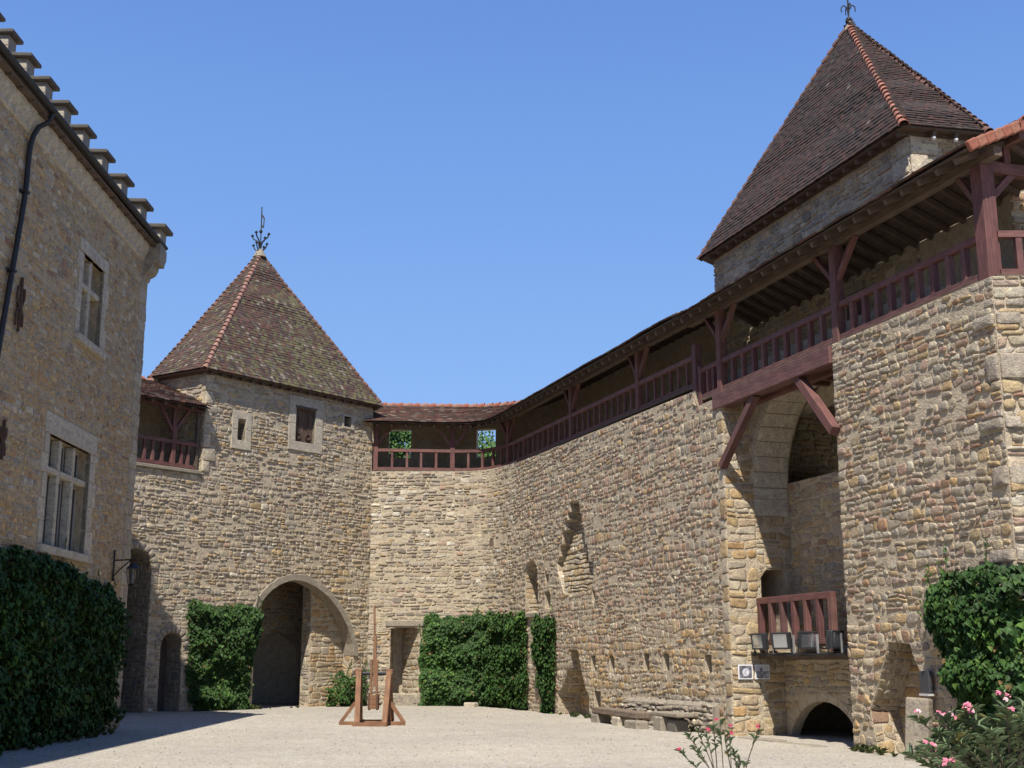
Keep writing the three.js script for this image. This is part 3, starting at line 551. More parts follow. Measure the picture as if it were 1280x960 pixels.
  // iron finial with pennant
  const fin = new THREE.Group(); fin.name = 'finial'; gate.add(fin); const f0 = V(-9.38, 16.25, 44.5), q = (x, y, z = 0) => f0.clone().add(new THREE.Vector3(x, y, z));
  part(fin, 'base', new THREE.CylinderGeometry(.1, .26, .3, 10), M.dressedGrey).position.copy(q(0, .12));
  part(fin, 'rod', tube([q(0, 0), q(.01, 1), q(0, 1.95)], .022), M.iron);
  for (let k = 0; k < 4; k++) { const a = k * Math.PI / 2 + .3, c = Math.cos(a), s = Math.sin(a); part(fin, 'scroll', mergeGeometries([tube([q(0, .25), q(c * .12, .6, s * .12), q(c * .3, .72, s * .3), q(c * .34, .86, s * .34)], .026), new THREE.OctahedronGeometry(.07).translate(f0.x + c * .34, f0.y + .84, f0.z + s * .34), tube([q(0, .2), q(c * .2, .28, s * .2), q(c * .28, .44, s * .28)], .024), new THREE.OctahedronGeometry(.065).translate(f0.x + c * .28, f0.y + .46, f0.z + s * .28)].map(g => { g = g.index ? g.toNonIndexed() : g; return g; })), M.iron); }
  part(fin, 'knob', new THREE.SphereGeometry(.07, 10, 8), M.iron).position.copy(q(0, .98));
  const pen = new THREE.Shape([[0, 1.15], [0, 1.72], [.13, 1.5], [.11, 1.1]].map(p => new THREE.Vector2(...p))); pen.holes.push(new THREE.Path([[.035, 1.24], [.035, 1.55], [.09, 1.46], [.08, 1.2]].map(p => new THREE.Vector2(...p))));
  const pg = new THREE.ExtrudeGeometry(pen, { depth: .015, bevelEnabled: false }); part(fin, 'pennant', pg, M.iron).position.copy(f0);
}

// ---- back curtain wall
const wallF = thing('curtain_wall', 'back rubble wall with pale lime stains and a dark rectangular doorway', 'wall');
const FDOOR = [[.8, .42], [1.83, .42], [1.84, 2.66], [1.6, 2.74], [1.1, 2.76], [.8, 2.7]], FTOP = 8.38;
{
  part(wallF, 'wall', slab(F1, [[-.4, -.5], [3.05, -.5], [3.05, FTOP], [-.4, FTOP]], [FDOOR], 1.3), M.mortar);
  part(wallF, 'wall', strip(F2, 0, F2.len, 14, rect(0, -1.3, -.5, FTOP)), M.mortar);
  part(wallF, 'doorway_back', fbox(F1, .5, 2.2, 0, 3.1, -1.45, -1.31), M.mortar);
  part(wallF, 'doorstep', fbox(F1, .72, 1.9, .0, .41, -.2, .02, .02), M.dressedGrey);
  part(wallF, 'lintel', fbox(F1, .62, 2.05, 2.78, 2.98, -.4, .05, .02), M.dressedGrey);
  const put = [rectPoly(.95, 1.25, 5.74, 5.9)];
  const mixF = (s, h) => { const st = fbm(s * .8 + 2, h * .5, 91, 3); const m = { beige: 4, grey: 5.5, light: 1, ochre: .8, dark: 1.6, pink: 1 }; return blend(m, { white: 3, light: 4, grey: 2 }, clamp((st - .48) * 4.5, 0, .6) * clamp((h - 2.5) / 2, 0, 1)); };
  rubble(wallF, F1, { seed: 52, s0: 0, s1: 3.05, h0: -.2, h1: FTOP, holes: [FDOOR, ...put, rectPoly(.6, 2.08, 2.76, 3.0)], course: .125, width: .27, out: .024, mix: mixF });
  rubble(wallF, F2, { seed: 53, s0: 0, s1: F2.len, h0: -.2, h1: FTOP, holes: [rectPoly(1.5, 1.82, 5.55, 5.84)], course: .125, width: .26, out: .024, mix: (s, h) => mixF(s + 3.05, h) });
  revealStones(wallF, F1, FDOOR, 1.0, 5600, { light: 3, beige: 4, grey: 2 });
  part(wallF, 'hole_shade_panel', fbox(F2, 1.46, 1.86, 5.5, 5.88, -.02, .006), M.darkWood);  // flat dark panel, its colour standing in for the shade inside a putlog
  // splayed right jamb
  const a = F1.at(1.83, 0, -.02), b = F1.at(1.18, 0, -1.1), c = F1.at(1.95, 0, -1.2), e = F1.at(1.95, 0, -.05);
  part(wallF, 'splayed_jamb', prism([[b.x, -b.z], [a.x, -a.z], [e.x, -e.z], [c.x, -c.z]], .3, 2.9), M.mortar);
  const J = new Line(b.x, -b.z, a.x - b.x, -(a.z - b.z));
  rubble(wallF, J, { seed: 57, s0: 0, s1: 1.24, h0: .42, h1: 2.75, floor: .42, course: .2, width: .42, out: .02, mix: () => ({ light: 4, beige: 3, ochre: 2 }) });
}

// ---- long right-hand curtain wall with blocked flues, niche and putlog holes
const wallR = thing('curtain_wall', 'long sunlit rubble wall with triangular flue scar and row of square holes', 'wall');
const RTOP = s => s < 13.95 ? 8.3 - .02 * s : 7.62;
const NICHE = arch(.95, 2.2, 3.1, 4.25, .55, 10, 3.1);
const FLUE = [[4.1, 4.3], [4.0, 4.55], [4.25, 4.75], [4.25, 5.05], [4.5, 5.1], [4.55, 5.45], [4.8, 5.5], [4.8, 5.75], [5.0, 5.8], [5.0, 6.0], [5.2, 6.02], [5.2, 6.3], [6.0, 6.26], [6.05, 5.9], [6.2, 5.85], [6.22, 5.45], [6.4, 5.4], [6.45, 4.95], [6.62, 4.9], [6.75, 4.4], [7.1, 4.35], [7.08, 3.8], [6.6, 3.55], [5.4, 3.5], [4.6, 3.6]].reverse();
const FIRE = [[4.05, -.3], [6.6, -.3], [6.62, .62], [6.35, .78], [6.05, 1.25], [5.75, 1.9], [5.06, 1.92], [4.95, 1.4], [4.5, .9], [4.05, .6]];
const HOLES = [[6.8, 1.3], [8.18, 1.3], [10.5, 1.34], [11.7, 1.34], [14.0, 1.3]].map(([s, h]) => rectPoly(s, s + .36, h, h + .42));
const SMALL = [rectPoly(2.9, 3.25, 3.95, 4.28), [[2.85, 3.2], [3.35, 3.15], [3.42, 3.6], [3.2, 3.78], [2.88, 3.7]], rectPoly(6.95, 7.2, 3.2, 3.58), rectPoly(7.0, 7.5, .05, .75)];
{
  const out = [[0, -.5], [15.0, -.5], [15.0, RTOP(14.9)], [13.95, RTOP(14.9)], [13.95, RTOP(13.9)], [0, RTOP(0)]];
  part(wallR, 'wall', slab(R_, out, [NICHE, FLUE, FIRE, ...HOLES, ...SMALL], 1.0), M.mortar);
  const mixR = (s, h) => { const g = fbm(s * .5, h * .6, 101, 3); let m = { beige: 4, pink: 4, rust: 1.6, light: 1.4, grey: 2.8, ochre: 1.2, dark: .6 }; const low = clamp((2.9 - h) / 1.6 + (g - .5) * 2, 0, 1) * clamp((s - 5) / 2, 0, 1); m = blend(m, { ochre: 4, orange: 2.2, beige: 3, light: 1.8, rust: .5 }, low); if (s < 4.5) m = blend(m, { grey: 4, beige: 4, light: 1.6, pink: 1.4 }, .7); if (s > 9 && s < 14.6 && h < .75) m = { grey: 5, light: 2, white: .6, dark: .8 }; return m; };
  rubble(wallR, R_, { seed: 61, s0: 0, s1: 15.0, h0: -.3, h1: 8.4, top: RTOP, floor: -.25, holes: [NICHE, FLUE, FIRE, ...HOLES, ...SMALL], course: .125, width: .205, out: .022, wave: .075, round: .8, mix: mixR });
  // recess backs
  part(wallR, 'niche_back', fbox(R_, .8, 2.35, 2.9, 5, -.62, -.5), M.mortar);
  part(wallR, 'niche_sill', fbox(R_, .85, 2.3, 2.96, 3.1, -.5, .1, .02), M.dressedGrey);
  for (const p of [...HOLES, ...SMALL]) { const ss = p.map(q => q[0]), hh = p.map(q => q[1]); part(wallR, 'hole_back', fbox(R_, Math.min(...ss) - .05, Math.max(...ss) + .05, Math.min(...hh) - .05, Math.max(...hh) + .05, -.98, -.9), M.mortar); }
  part(wallR, 'hearth_back', fbox(R_, 3.8, 6.9, -.5, 2.2, -.82, -.72), M.mortar);
  // sloping infill inside the flue: deep at the top, flush at the foot
  const tl = { at: (s, h, d = 0) => R_.at(s, h, d - .07 - clamp((h - 3.6) / 2.4, 0, 1) * .33), n: s => R_.n(s), t: s => R_.t(s) };
  const pg = new THREE.BufferGeometry(), pp = [[3.8, 3.35], [7.3, 3.35], [7.3, 6.5], [3.8, 6.5]].map(p => tl.at(p[0], p[1], -.05)); pg.setFromPoints([pp[0], pp[1], pp[2], pp[0], pp[2], pp[3]]); pg.setAttribute('uv', new THREE.Float32BufferAttribute([3.8, 3.3, 7.3, 3.3, 7.3, 6.5, 3.8, 3.3, 7.3, 6.5, 3.8, 6.5], 2)); pg.computeVertexNormals(); part(wallR, 'flue_infill', pg, M.mortar);
  rubble(wallR, tl, { seed: 67, s0: 4.0, s1: 7.1, h0: 3.5, h1: 6.3, floor: 3.5, course: .16, width: .32, out: .03, mix: (s, h) => ({ light: 4, ochre: 3, beige: 3 }) });
  const BK = d => new Line(R_.at(0, 0, d).x, -R_.at(0, 0, d).z, R_.tx, R_.tD);
  rubble(wallR, BK(-.72), { seed: 64, s0: 3.9, s1: 6.8, h0: -.2, h1: 2.1, course: .18, width: .36, out: .02, mix: () => ({ ochre: 4, beige: 3, orange: 2 }) });
  rubble(wallR, BK(-.5), { seed: 65, s0: .85, s1: 2.3, h0: 3.0, h1: 4.95, floor: 3.0, course: .18, width: .36, out: .02, mix: () => ({ ochre: 3, beige: 4, light: 2 }) });
  revealStones(wallR, R_, NICHE, .48, 6100, { beige: 4, light: 2, ochre: 2 }); revealStones(wallR, R_, FLUE, .36, 6130, { beige: 4, grey: 4, light: 1 }, -.02); revealStones(wallR, R_, FIRE, .7, 6170, { beige: 4, ochre: 3, grey: 2 });
  // projecting footing of grey weathered stones
  const FT = new Line(R_.at(9.6, 0, .22).x, -R_.at(9.6, 0, .22).z, R_.tx, R_.tD);
  part(wallR, 'footing', strip(R_, 9.5, 14.7, 1, [[0, -.3], [0, .66], [.12, .56], [.21, -.3]]), M.dressedGrey);
  const FTs = { at: (s, h, d = 0) => FT.at(s, h, d - .02 - h * .14), n: s => FT.n(s), t: s => FT.t(s) };
  rubble(wallR, FTs, { seed: 69, s0: 0, s1: 5.0, h0: -.1, h1: .62, floor: -.1, course: .11, width: .22, out: .06, round: .7, top: s => .5 + .12 * vnoise(s * 1.7, 3, 8), mix: () => ({ grey: 6, light: .8, dark: 2 }) });
}

// ---- gatehouse: bay with deep arch, pier and return face
const house = thing('gatehouse', 'massive rubble pier and deep arched bay below the timber gallery', 'building');
const B0 = 15.35, B1 = 20.03, HTOP = 7.62;
const PNICHE = [[20.85, -.4], [22.3, -.4], [22.3, .9], [22.25, 1.3], [22.0, 1.7], [21.95, 1.88], [21.3, 1.92], [21.1, 1.5], [20.85, 1.05], [20.62, .7], [20.72, .3]];
{
  const bay = rectPoly(B0, B1, -.45, 7.61);
  part(house, 'wall', slab(R_, [[15.003, -.5], [24.81, -.5], [24.81, HTOP + .1], [B1 + .001, HTOP + .1], [B1 + .001, -.45], [B0, -.45], [B0, HTOP], [15.003, HTOP]], [PNICHE], .72), M.mortar);
  part(house, 'niche_back', fbox(R_, 20.4, 22.6, -.5, 2.2, -.719, -.6), M.mortar);
  // arch wall behind the bay, with a doorway in its left jamb
  const ao = arch(B0 + .004, B1 - .004, -.45, 5.5, 2.32, 20, -.45);
  const aw = slab(R_, [[13.4, -.5], [22.2, -.5], [22.2, 8.4], [13.4, 8.4]], [ao], .9, -.723);
  const ev = new Evaluator(); ev.attributes = ['position', 'normal', 'uv']; ev.useGroups = false;
  const br = new Brush(aw); br.updateMatrixWorld(); const cut = new Brush(fbox(R_, 14.3, 15.7, 1.8, 3.62, -1.42, -.8)); cut.updateMatrixWorld();
  part(house, 'arch_wall', ev.evaluate(br, cut, SUBTRACTION).geometry, M.mortar);
  // smooth arch stones lining the front edge of the vault
  const NV = 20, c = (B0 + B1) / 2, r = (B1 - B0) / 2 - .004; for (let i = 0; i < NV; i++) { const a0 = Math.PI * i / NV + .004, a1 = Math.PI * (i + 1) / NV - .004; const q = (a, k) => new THREE.Vector2(c + (r + k) * Math.cos(a), 5.5 + (2.32 + k) * Math.sin(a)); const sh = new THREE.Shape([q(a0, -.03), q(a1, -.03), q(a1, .2), q(a0, .2)]); const g = new THREE.ExtrudeGeometry(sh, { depth: .86, bevelEnabled: false }); g.translate(0, 0, -1.57); part(house, 'arch_stone', g.applyMatrix4(R_.matrix()), M.dressed); }
  for (let h = 4.85, k = 0; h < 5.4; k++) { const q = Math.min(.3 + hash(k, 5) * .15, 5.49 - h); part(house, 'jamb_stone', fbox(R_, B0 - .05, B0 + .03, h, h + q - .01, -1.57, -.71), M.dressed); h += q; }
  // the room beyond
  part(house, 'room_back', fbox(R_, 12.5, 23, -.5, 6.15, -4.6, -4.3), M.mortar);
  part(house, 'room_side', fbox(R_, 12.5, 13.0, -.5, 8.3, -7, -1.63), M.mortar);
  part(house, 'room_side', fbox(R_, 22.0, 22.5, -.5, 8.3, -7, -1.63), M.mortar);
  part(house, 'upper_back', fbox(R_, 12.5, 23, 6, 8.3, -7.2, -7), M.mortar);
  part(house, 'room_ceiling', fbox(R_, 12.4, 23, 8.3, 8.4, -7.3, -1.6), M.darkWood);
  const RB = new Line(R_.at(0, 0, -4.3).x, -R_.at(0, 0, -4.3).z, R_.tx, R_.tD);
  rubble(house, RB, { seed: 83, s0: 13, s1: 18.5, h0: 1.8, h1: 6.15, floor: 1.8, course: .2, width: .45, out: .025, mix: () => ({ ochre: 3, beige: 4, grey: 3 }) });
  const RS = new Line(R_.at(13.0, 0, -1.63).x, -R_.at(13.0, 0, -1.63).z, -R_.nx, -R_.nD);
  rubble(house, RS, { seed: 84, s0: 0, s1: 5.3, h0: 1.8, h1: 8.2, floor: 1.8, course: .18, width: .4, out: .03, mix: () => ({ ochre: 3, beige: 4, grey: 3 }) });
  part(house, 'infill_wall', fbox(R_, B0 - .25, B1 + .25, 1.77, 5.62, -2.0, -1.63), M.mortar);
  const IW = new Line(R_.at(0, 0, -1.63).x, -R_.at(0, 0, -1.63).z, R_.tx, R_.tD);
  rubble(house, IW, { seed: 88, s0: B0 + .03, s1: B1 - .03, h0: 1.77, h1: 5.62, floor: 1.77, course: .17, width: .34, out: .025, mix: () => ({ ochre: 3, beige: 4, grey: 3, rust: 1 }) });
  // platform and low vault below it
  part(house, 'platform', fbox(R_, B0 + .01, B1 - .01, 1.62, 1.76, -4.3, -.66), M.darkWood);
  const low = arch(15.45, 18.35, -.44, -.42, 1.16, 14, -.44);
  part(house, 'vault_wall', slab(R_, [[15.36, -.5], [20.02, -.5], [20.02, 1.61], [15.36, 1.61]], [low], .22, -1.3), M.mortar);
  const n2 = 9, lc = 16.9, lr = 1.46; for (let i = 0; i < n2; i++) { const a0 = .35 + (Math.PI - .7) * i / n2 + .01, a1 = .35 + (Math.PI - .7) * (i + 1) / n2 - .01; const q = (a, k) => new THREE.Vector2(lc + (lr + k) * Math.cos(a), -.42 + (1.17 + k) * Math.sin(a)); const g = new THREE.ExtrudeGeometry(new THREE.Shape([q(a0, 0), q(a1, 0), q(a1, .16), q(a0, .16)]), { depth: .2, bevelEnabled: false }); g.translate(0, 0, -1.49); part(house, 'arch_stone', g.applyMatrix4(R_.matrix()), M.mortar); }
  const VW = new Line(R_.at(0, 0, -1.3).x, -R_.at(0, 0, -1.3).z, R_.tx, R_.tD);
  rubble(house, VW, { seed: 85, s0: 15.38, s1: 20, h0: -.3, h1: 1.6, floor: -.3, course: .18, width: .36, out: .02, holes: [arch(15.26, 18.54, -.44, -.42, 1.34, 14, -.44)], mix: () => ({ ochre: 3, beige: 4, grey: 3 }) });
  const NB = new Line(R_.at(0, 0, -.6).x, -R_.at(0, 0, -.6).z, R_.tx, R_.tD);
  rubble(house, NB, { seed: 87, s0: 20.45, s1: 22.5, h0: -.3, h1: 2.1, floor: -.3, course: .19, width: .4, out: .025, mix: () => ({ ochre: 4, orange: 2, beige: 3, rust: 1 }) });
  // masonry
  const mixP = (s, h) => { const g = fbm(s * .6, h * .7, 121, 3); const rb = clamp((g - .5) * 4, 0, 1); let m = blend({ beige: 5, light: 1.8, grey: 2.8, ochre: 1.8, pink: 2, rust: .8, dark: .4 }, { pink: 4, rust: 3, beige: 3, orange: 1 }, rb); if (h < 2.4) m = blend(m, { ochre: 3, beige: 4, light: 2, rust: 1.2 }, .6); return m; };
  rubble(house, R_, { seed: 71, s0: B1, s1: 24.8, h0: -.3, h1: HTOP + .1, floor: -.3, holes: [PNICHE], course: .13, width: .235, out: .025, wave: .055, round: .8, mix: mixP });
  rubble(house, R_, { seed: 73, s0: 15.0, s1: B0, h0: -.3, h1: HTOP, floor: -.3, course: .2, width: .3, out: .04, holes: [rectPoly(15.0, 15.36, -1, 7.3)], mix: mixP });
  for (let h = -.2, k = 0; h < HTOP - .05; k++) { const q = Math.min(.24 + hash(k, 28) * .22, HTOP - h); block(house, R_, 15.02 + (k % 2) * .06, B0 - .012, h, h + q - .014, .03, k % 3 ? PAL.light : PAL.ochre, 8); h += q; }
  for (const [h, q, w, w2] of [[1.2, .34, .5, .3], [2.3, .22, .35, .6], [3.1, .2, .55, .4], [4.3, .3, .3, .5], [5.2, .18, .5, .7], [6.0, .42, .25, .55], [6.9, .2, .5, .4]]) { block(house, R_, 24.8 - w, 24.8, h, h + q, .06, PAL.grey, 9); block(house, K, .01, w2, h, h + q, .06, PAL.grey.map(v => v * 1.1), 10); }
  revealStones(house, R_, PNICHE, .58, 7100, { ochre: 4, beige: 3, rust: 1 });
  // left reveal of the bay
  const J = new Line(R_.at(B0, 0).x, -R_.at(B0, 0).z, -R_.nx, -R_.nD);
  rubble(house, J, { seed: 77, s0: .0, s1: .72, h0: -.3, h1: 7.4, floor: -.3, course: .2, width: .4, out: .022, mix: () => ({ ochre: 5, light: 3, beige: 2.4, orange: 1.2 }) });
  rubble(house, J, { seed: 78, s0: .73, s1: 1.6, h0: -.3, h1: 4.85, floor: -.3, course: .2, width: .4, out: .02, holes: [rectPoly(.78, 1.45, 1.7, 3.62)], mix: () => ({ ochre: 4, light: 2, beige: 3 }) });
  // return face
  part(house, 'return_wall', slab(K, [[.003, -.5], [6, -.5], [6, HTOP + .1], [.003, HTOP + .1]], [], .7), M.mortar);
  rubble(house, K, { seed: 79, s0: .01, s1: 2.6, h0: 2.4, h1: HTOP + .1, floor: 2.4, course: .17, width: .4, out: .045, mix: mixP });
  part(house, 'pier_core', prism([[7.2, 23.5], [8.4, 20.2], [13, 20.35], [12, 24.5]], 7.3, HTOP + .09), M.mortar);
  const K2 = new Line(8.98, 21.35, 1, .12);
  part(house, 'upper_wall', fbox(K2, 0, 3.4, HTOP + .1, 10.1, -.6, 0), M.mortar);
  rubble(house, K2, { seed: 80, s0: 0, s1: 2, h0: HTOP + .1, h1: 10.1, floor: HTOP + .1, course: .16, width: .34, out: .05, mix: mixP });
  // threshold stones
  for (let k = 0; k < 5; k++) part(house, 'threshold_stone', fbox(R_, 16.0 + k * .78, 16.0 + k * .78 + .75, -.2, -.0 + (k % 2) * .02 - k * .012, -.05, .3 - k * .03, .03), M.dressedGrey);
}
// ---- corner tower behind the right-hand gallery
const keep = thing('corner_tower', 'tall stone tower with steep dark tiled roof behind the right-hand gallery', 'tower');
const KP = [[5.47, 32.4], [8.16, 24.11], [9.58, 24.4], [11.0, 28.3], [10.6, 33.5], [7.8, 35.2]], KTOP = 12.15;
{
  const mixK = () => ({ beige: 4, grey: 4, light: 2, ochre: 2, dark: .8 });
  const doorK = rectPoly(6.1, 6.75, 7.7, 9.4);
  for (let i = 0; i < KP.length; i++) wallFacet(keep, KP[i], KP[(i + 1) % KP.length], 7.3, KTOP, i < 2 ? { seed: 131 + i, r0: 7.7, mix: mixK, out: .028, holes: i ? [] : [doorK] } : {});
  const KF = new Line(KP[0][0], KP[0][1], KP[1][0] - KP[0][0], KP[1][1] - KP[0][1]);
  const dr = new THREE.Group(); dr.name = 'door'; keep.add(dr);
  for (let k = 0; k < 3; k++) part(dr, 'plank', fbox(KF, 6.14 + k * .19, 6.14 + k * .19 + .185, 7.72, 9.36, .004, .02 + (k % 2) * .004), M.darkWood);
  part(dr, 'lintel', fbox(KF, 5.98, 6.88, 9.4, 9.58, -.1, .06, .01), M.dressedGrey);
  // quoins
  const KN = new Line(KP[1][0], KP[1][1], KP[2][0] - KP[1][0], KP[2][1] - KP[1][1]), klen = Math.hypot(2.69, 8.29);
  for (let h = 9.6, k = 0; h < KTOP - .05; k++) { const q = Math.min(.3 + hash(k, 48) * .2, KTOP - h); block(keep, KF, klen - (k % 2 ? .6 : .4), klen - .01, h, h + q - .012, .04, PAL.light, 11); block(keep, KN, .01, k % 2 ? .4 : .65, h, h + q - .012, .04, PAL.light, 12); h += q; }
  part(keep, 'wall_plate', prism(offsetPoly(KP, .05), KTOP, KTOP + .12), M.darkWood);
  for (let s = .2; s < klen; s += .5) part(keep, 'rafter_foot', beam(KF.at(s, KTOP + .06, .02), KF.at(s, KTOP - .02, .26), .08, .1), M.darkWood);
  for (const s of [.45, .95, 1.45]) { part(keep, 'rafter_foot', beam(KN.at(s, KTOP + .06, .02), KN.at(s, KTOP - .02, .26), .08, .1), M.darkWood); part(keep, 'insulator', new THREE.SphereGeometry(.05, 8, 6), std({ color: col(.7, .69, .65), roughness: .4 })).position.copy(KN.at(s, KTOP - .1, .2)); }
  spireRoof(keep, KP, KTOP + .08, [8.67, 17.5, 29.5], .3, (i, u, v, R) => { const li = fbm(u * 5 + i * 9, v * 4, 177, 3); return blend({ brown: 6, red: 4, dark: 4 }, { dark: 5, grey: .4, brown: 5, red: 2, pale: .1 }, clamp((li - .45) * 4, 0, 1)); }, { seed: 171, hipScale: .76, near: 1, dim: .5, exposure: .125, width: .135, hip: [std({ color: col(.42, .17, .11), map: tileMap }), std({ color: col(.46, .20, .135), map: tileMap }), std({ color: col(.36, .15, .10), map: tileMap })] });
  const fin = new THREE.Group(); fin.name = 'finial'; keep.add(fin); const f0 = V(8.67, 17.5, 29.5), q = (x, y, z = 0) => f0.clone().add(new THREE.Vector3(x, y, z));
  part(fin, 'rod', tube([q(0, -.1), q(0, .4), q(0, .95)], .022), M.iron);
  part(fin, 'knob', new THREE.SphereGeometry(.075, 10, 8), M.iron).position.copy(q(0, .2));
  part(fin, 'base', new THREE.CylinderGeometry(.05, .13, .25, 8), M.dressed).position.copy(q(0, .02));
  for (const [c, s] of [[1, .1], [-1, -.1], [.1, 1], [-.1, -1]]) part(fin, 'hook', tube([q(0, .25), q(.03 * c, .5, .03 * s), q(.1 * c, .6, .1 * s), q(.17 * c, .54, .17 * s), q(.17 * c, .42, .17 * s)], .017, 14), M.iron);
}

// ---- timber galleries
function railing(g, fr, s0, s1, h0, h1, dMid, step, w, lift = () => 0, seg = 1) {
  part(g, 'bottom_rail', strip(fr, s0, s1, seg, rect(dMid - .06, dMid + .06, h0, h0 + .11), true, lift), M.redWood);
  part(g, 'handrail', strip(fr, s0, s1, seg, rect(dMid - .065, dMid + .065, h1 - .11, h1), true, lift), M.redWood);
  const n = Math.max(1, Math.round((s1 - s0) / step)); for (let k = 1; k < n; k++) { const s = s0 + (s1 - s0) * k / n + (hash(k, Math.round(s0 * 10)) - .5) * .03, y = lift(s); part(g, 'baluster', post(fr.at(s, h0 + .105 + y, dMid), fr.at(s, h1 - .105 + y, dMid), w, fr, s, .008), M.redWood); }
}
function postWithBraces(g, fr, s, h0, h1, d, w, lift = () => 0, arms = [-1, 1], reach = .62) {
  const y = lift(s); part(g, 'post', post(fr.at(s, h0 + y, d), fr.at(s, h1 + y, d), w, fr, s), M.redWood);
  for (const a of arms) { const e = s + a * reach; const P = fr.at(s + a * w * .3, h1 - .72 + y, d), Q = fr.at(e, h1 + .01 + lift(e), d); const mid = P.clone().lerp(Q, .5).add(fr.at(s, 0, d).sub(fr.at(e, 0, d)).normalize().multiplyScalar(.05)).add(new THREE.Vector3(0, -.02, 0)); part(g, 'brace', beam(P, Q, .1, .11, fr.n(s), .008), M.redWood); }
}
const searchS = (fr, a, b, u, h, d) => { let best = a, e = 1e9; for (let s = a; s <= b; s += .02) { const q = Math.abs(pixelOf(fr.at(s, h, d))[0] - u); if (q < e) { e = q; best = s; } } return best; };
const roofMix = () => ({ red: 4, brown: 4, dark: 2, orange: 1.2, pale: .8, grey: .8 });
{ // back and right
  const g = thing('covered_gallery', 'long maroon timber gallery with tiled lean-to roof curving along the back wall', 'gallery');
  const LEN = FRs(13.98), lift = s => -.3 * s / 20.9;
  part(g, 'floor', strip(FR, .02, LEN, 40, rect(-.02, -2.1, 8.41, 8.46), true, lift), M.darkWood);
  const corner = searchS(FR, 3, 9, 636, 9, -.1), ps = [.12, 2.95, corner, FRs(5.22), FRs(10.38), FRs(13.9)];
  for (let i = 0; i < ps.length; i++) { if (i === ps.length - 1) part(g, 'post', post(FR.at(ps[i], 8.3 + lift(ps[i]), -.1), FR.at(ps[i], 9.5 + lift(ps[i]), -.1), .19, FR, ps[i]), M.redWood); else postWithBraces(g, FR, ps[i], 8.4, 10.1, -.1, .17, lift, i ? [-1, 1] : [1]); }
  for (let i = 0; i + 1 < ps.length; i++) railing(g, FR, ps[i] + .06, ps[i + 1] - .06, 8.44, 9.24, -.1, i > 2 ? .46 : .52, i > 2 ? .075 : .09, lift, i < 3 ? 10 : 2);
  part(g, 'wall_plate', strip(FR, .02, LEN + .3, 40, rect(-.02, -.19, 10.1, 10.27), true, lift), M.darkWood);
  for (let s = .2; s < LEN; s += .52) part(g, 'rafter', beam(FR.at(s, 10.02 + lift(s), .44), FR.at(s, 11.03 + lift(s), -2.1), .08, .11), M.darkWood);
  part(g, 'roof_boarding', strip(FR, -.25, LEN + .25, 40, [[.5, 10.1], [-2.35, 11.25], [-2.35, 11.28], [.5, 10.13]], true, lift), M.underRoof);
  tilesOnStrip(g, FR, -.3, FRs(13.98) + .25, .52, 10.13, -2.3, 11.27, (s, f, R) => s < 9 ? { red: 4, brown: 4, orange: 1.5, pale: 1, dark: 1.4, grey: .6 } : roofMix(), 201, lift);
  for (let k = 0, s = .1, was = null; s < 11.5; s += .01) { const now = FR.at(s, 0, -2.28); if (was && now.distanceTo(was) < .31) continue; was = now; k++; const n = FR.n(s), t = FR.t(s); part(g, 'ridge_tile', hipGeo, [M.ridgePale, M.ridge][k % 2]).applyMatrix4(new THREE.Matrix4().makeBasis(n, new THREE.Vector3(0, 1, 0), t.negate()).setPosition(FR.at(s, 11.31 + lift(s), -2.28))); }
  // rear wall with two openings to the sky
  const o1 = [searchS(FR, .1, 3, 486, 9.8, -2.1), searchS(FR, .1, 3, 514, 9.8, -2.1)], o2 = [searchS(FR, 3, 8, 596, 9.8, -2.1), searchS(FR, 3, 8, 620, 9.8, -2.1)], e = FRs(12.1);
  const full = rect(-2.1, -2.45, 7, 11.1), lowp = rect(-2.1, -2.45, 7, 9.22), upp = rect(-2.1, -2.45, 10.32, 11.1);
  for (const [a, b, k] of [[-.4, o1[0], 2], [o1[1], o2[0], 8], [o2[1], e, 24]]) part(g, 'rear_wall', strip(FR, a, b, k, full), M.mortar);
  for (const [a, b] of [o1, o2]) { part(g, 'parapet', strip(FR, a, b, 2, lowp), M.mortar); part(g, 'opening_lintel', strip(FR, a, b, 2, upp), M.mortar); }
}
const GR = thing('covered_gallery', 'maroon timber gallery with stout balusters bridging the arched bay to the pier corner', 'gallery');
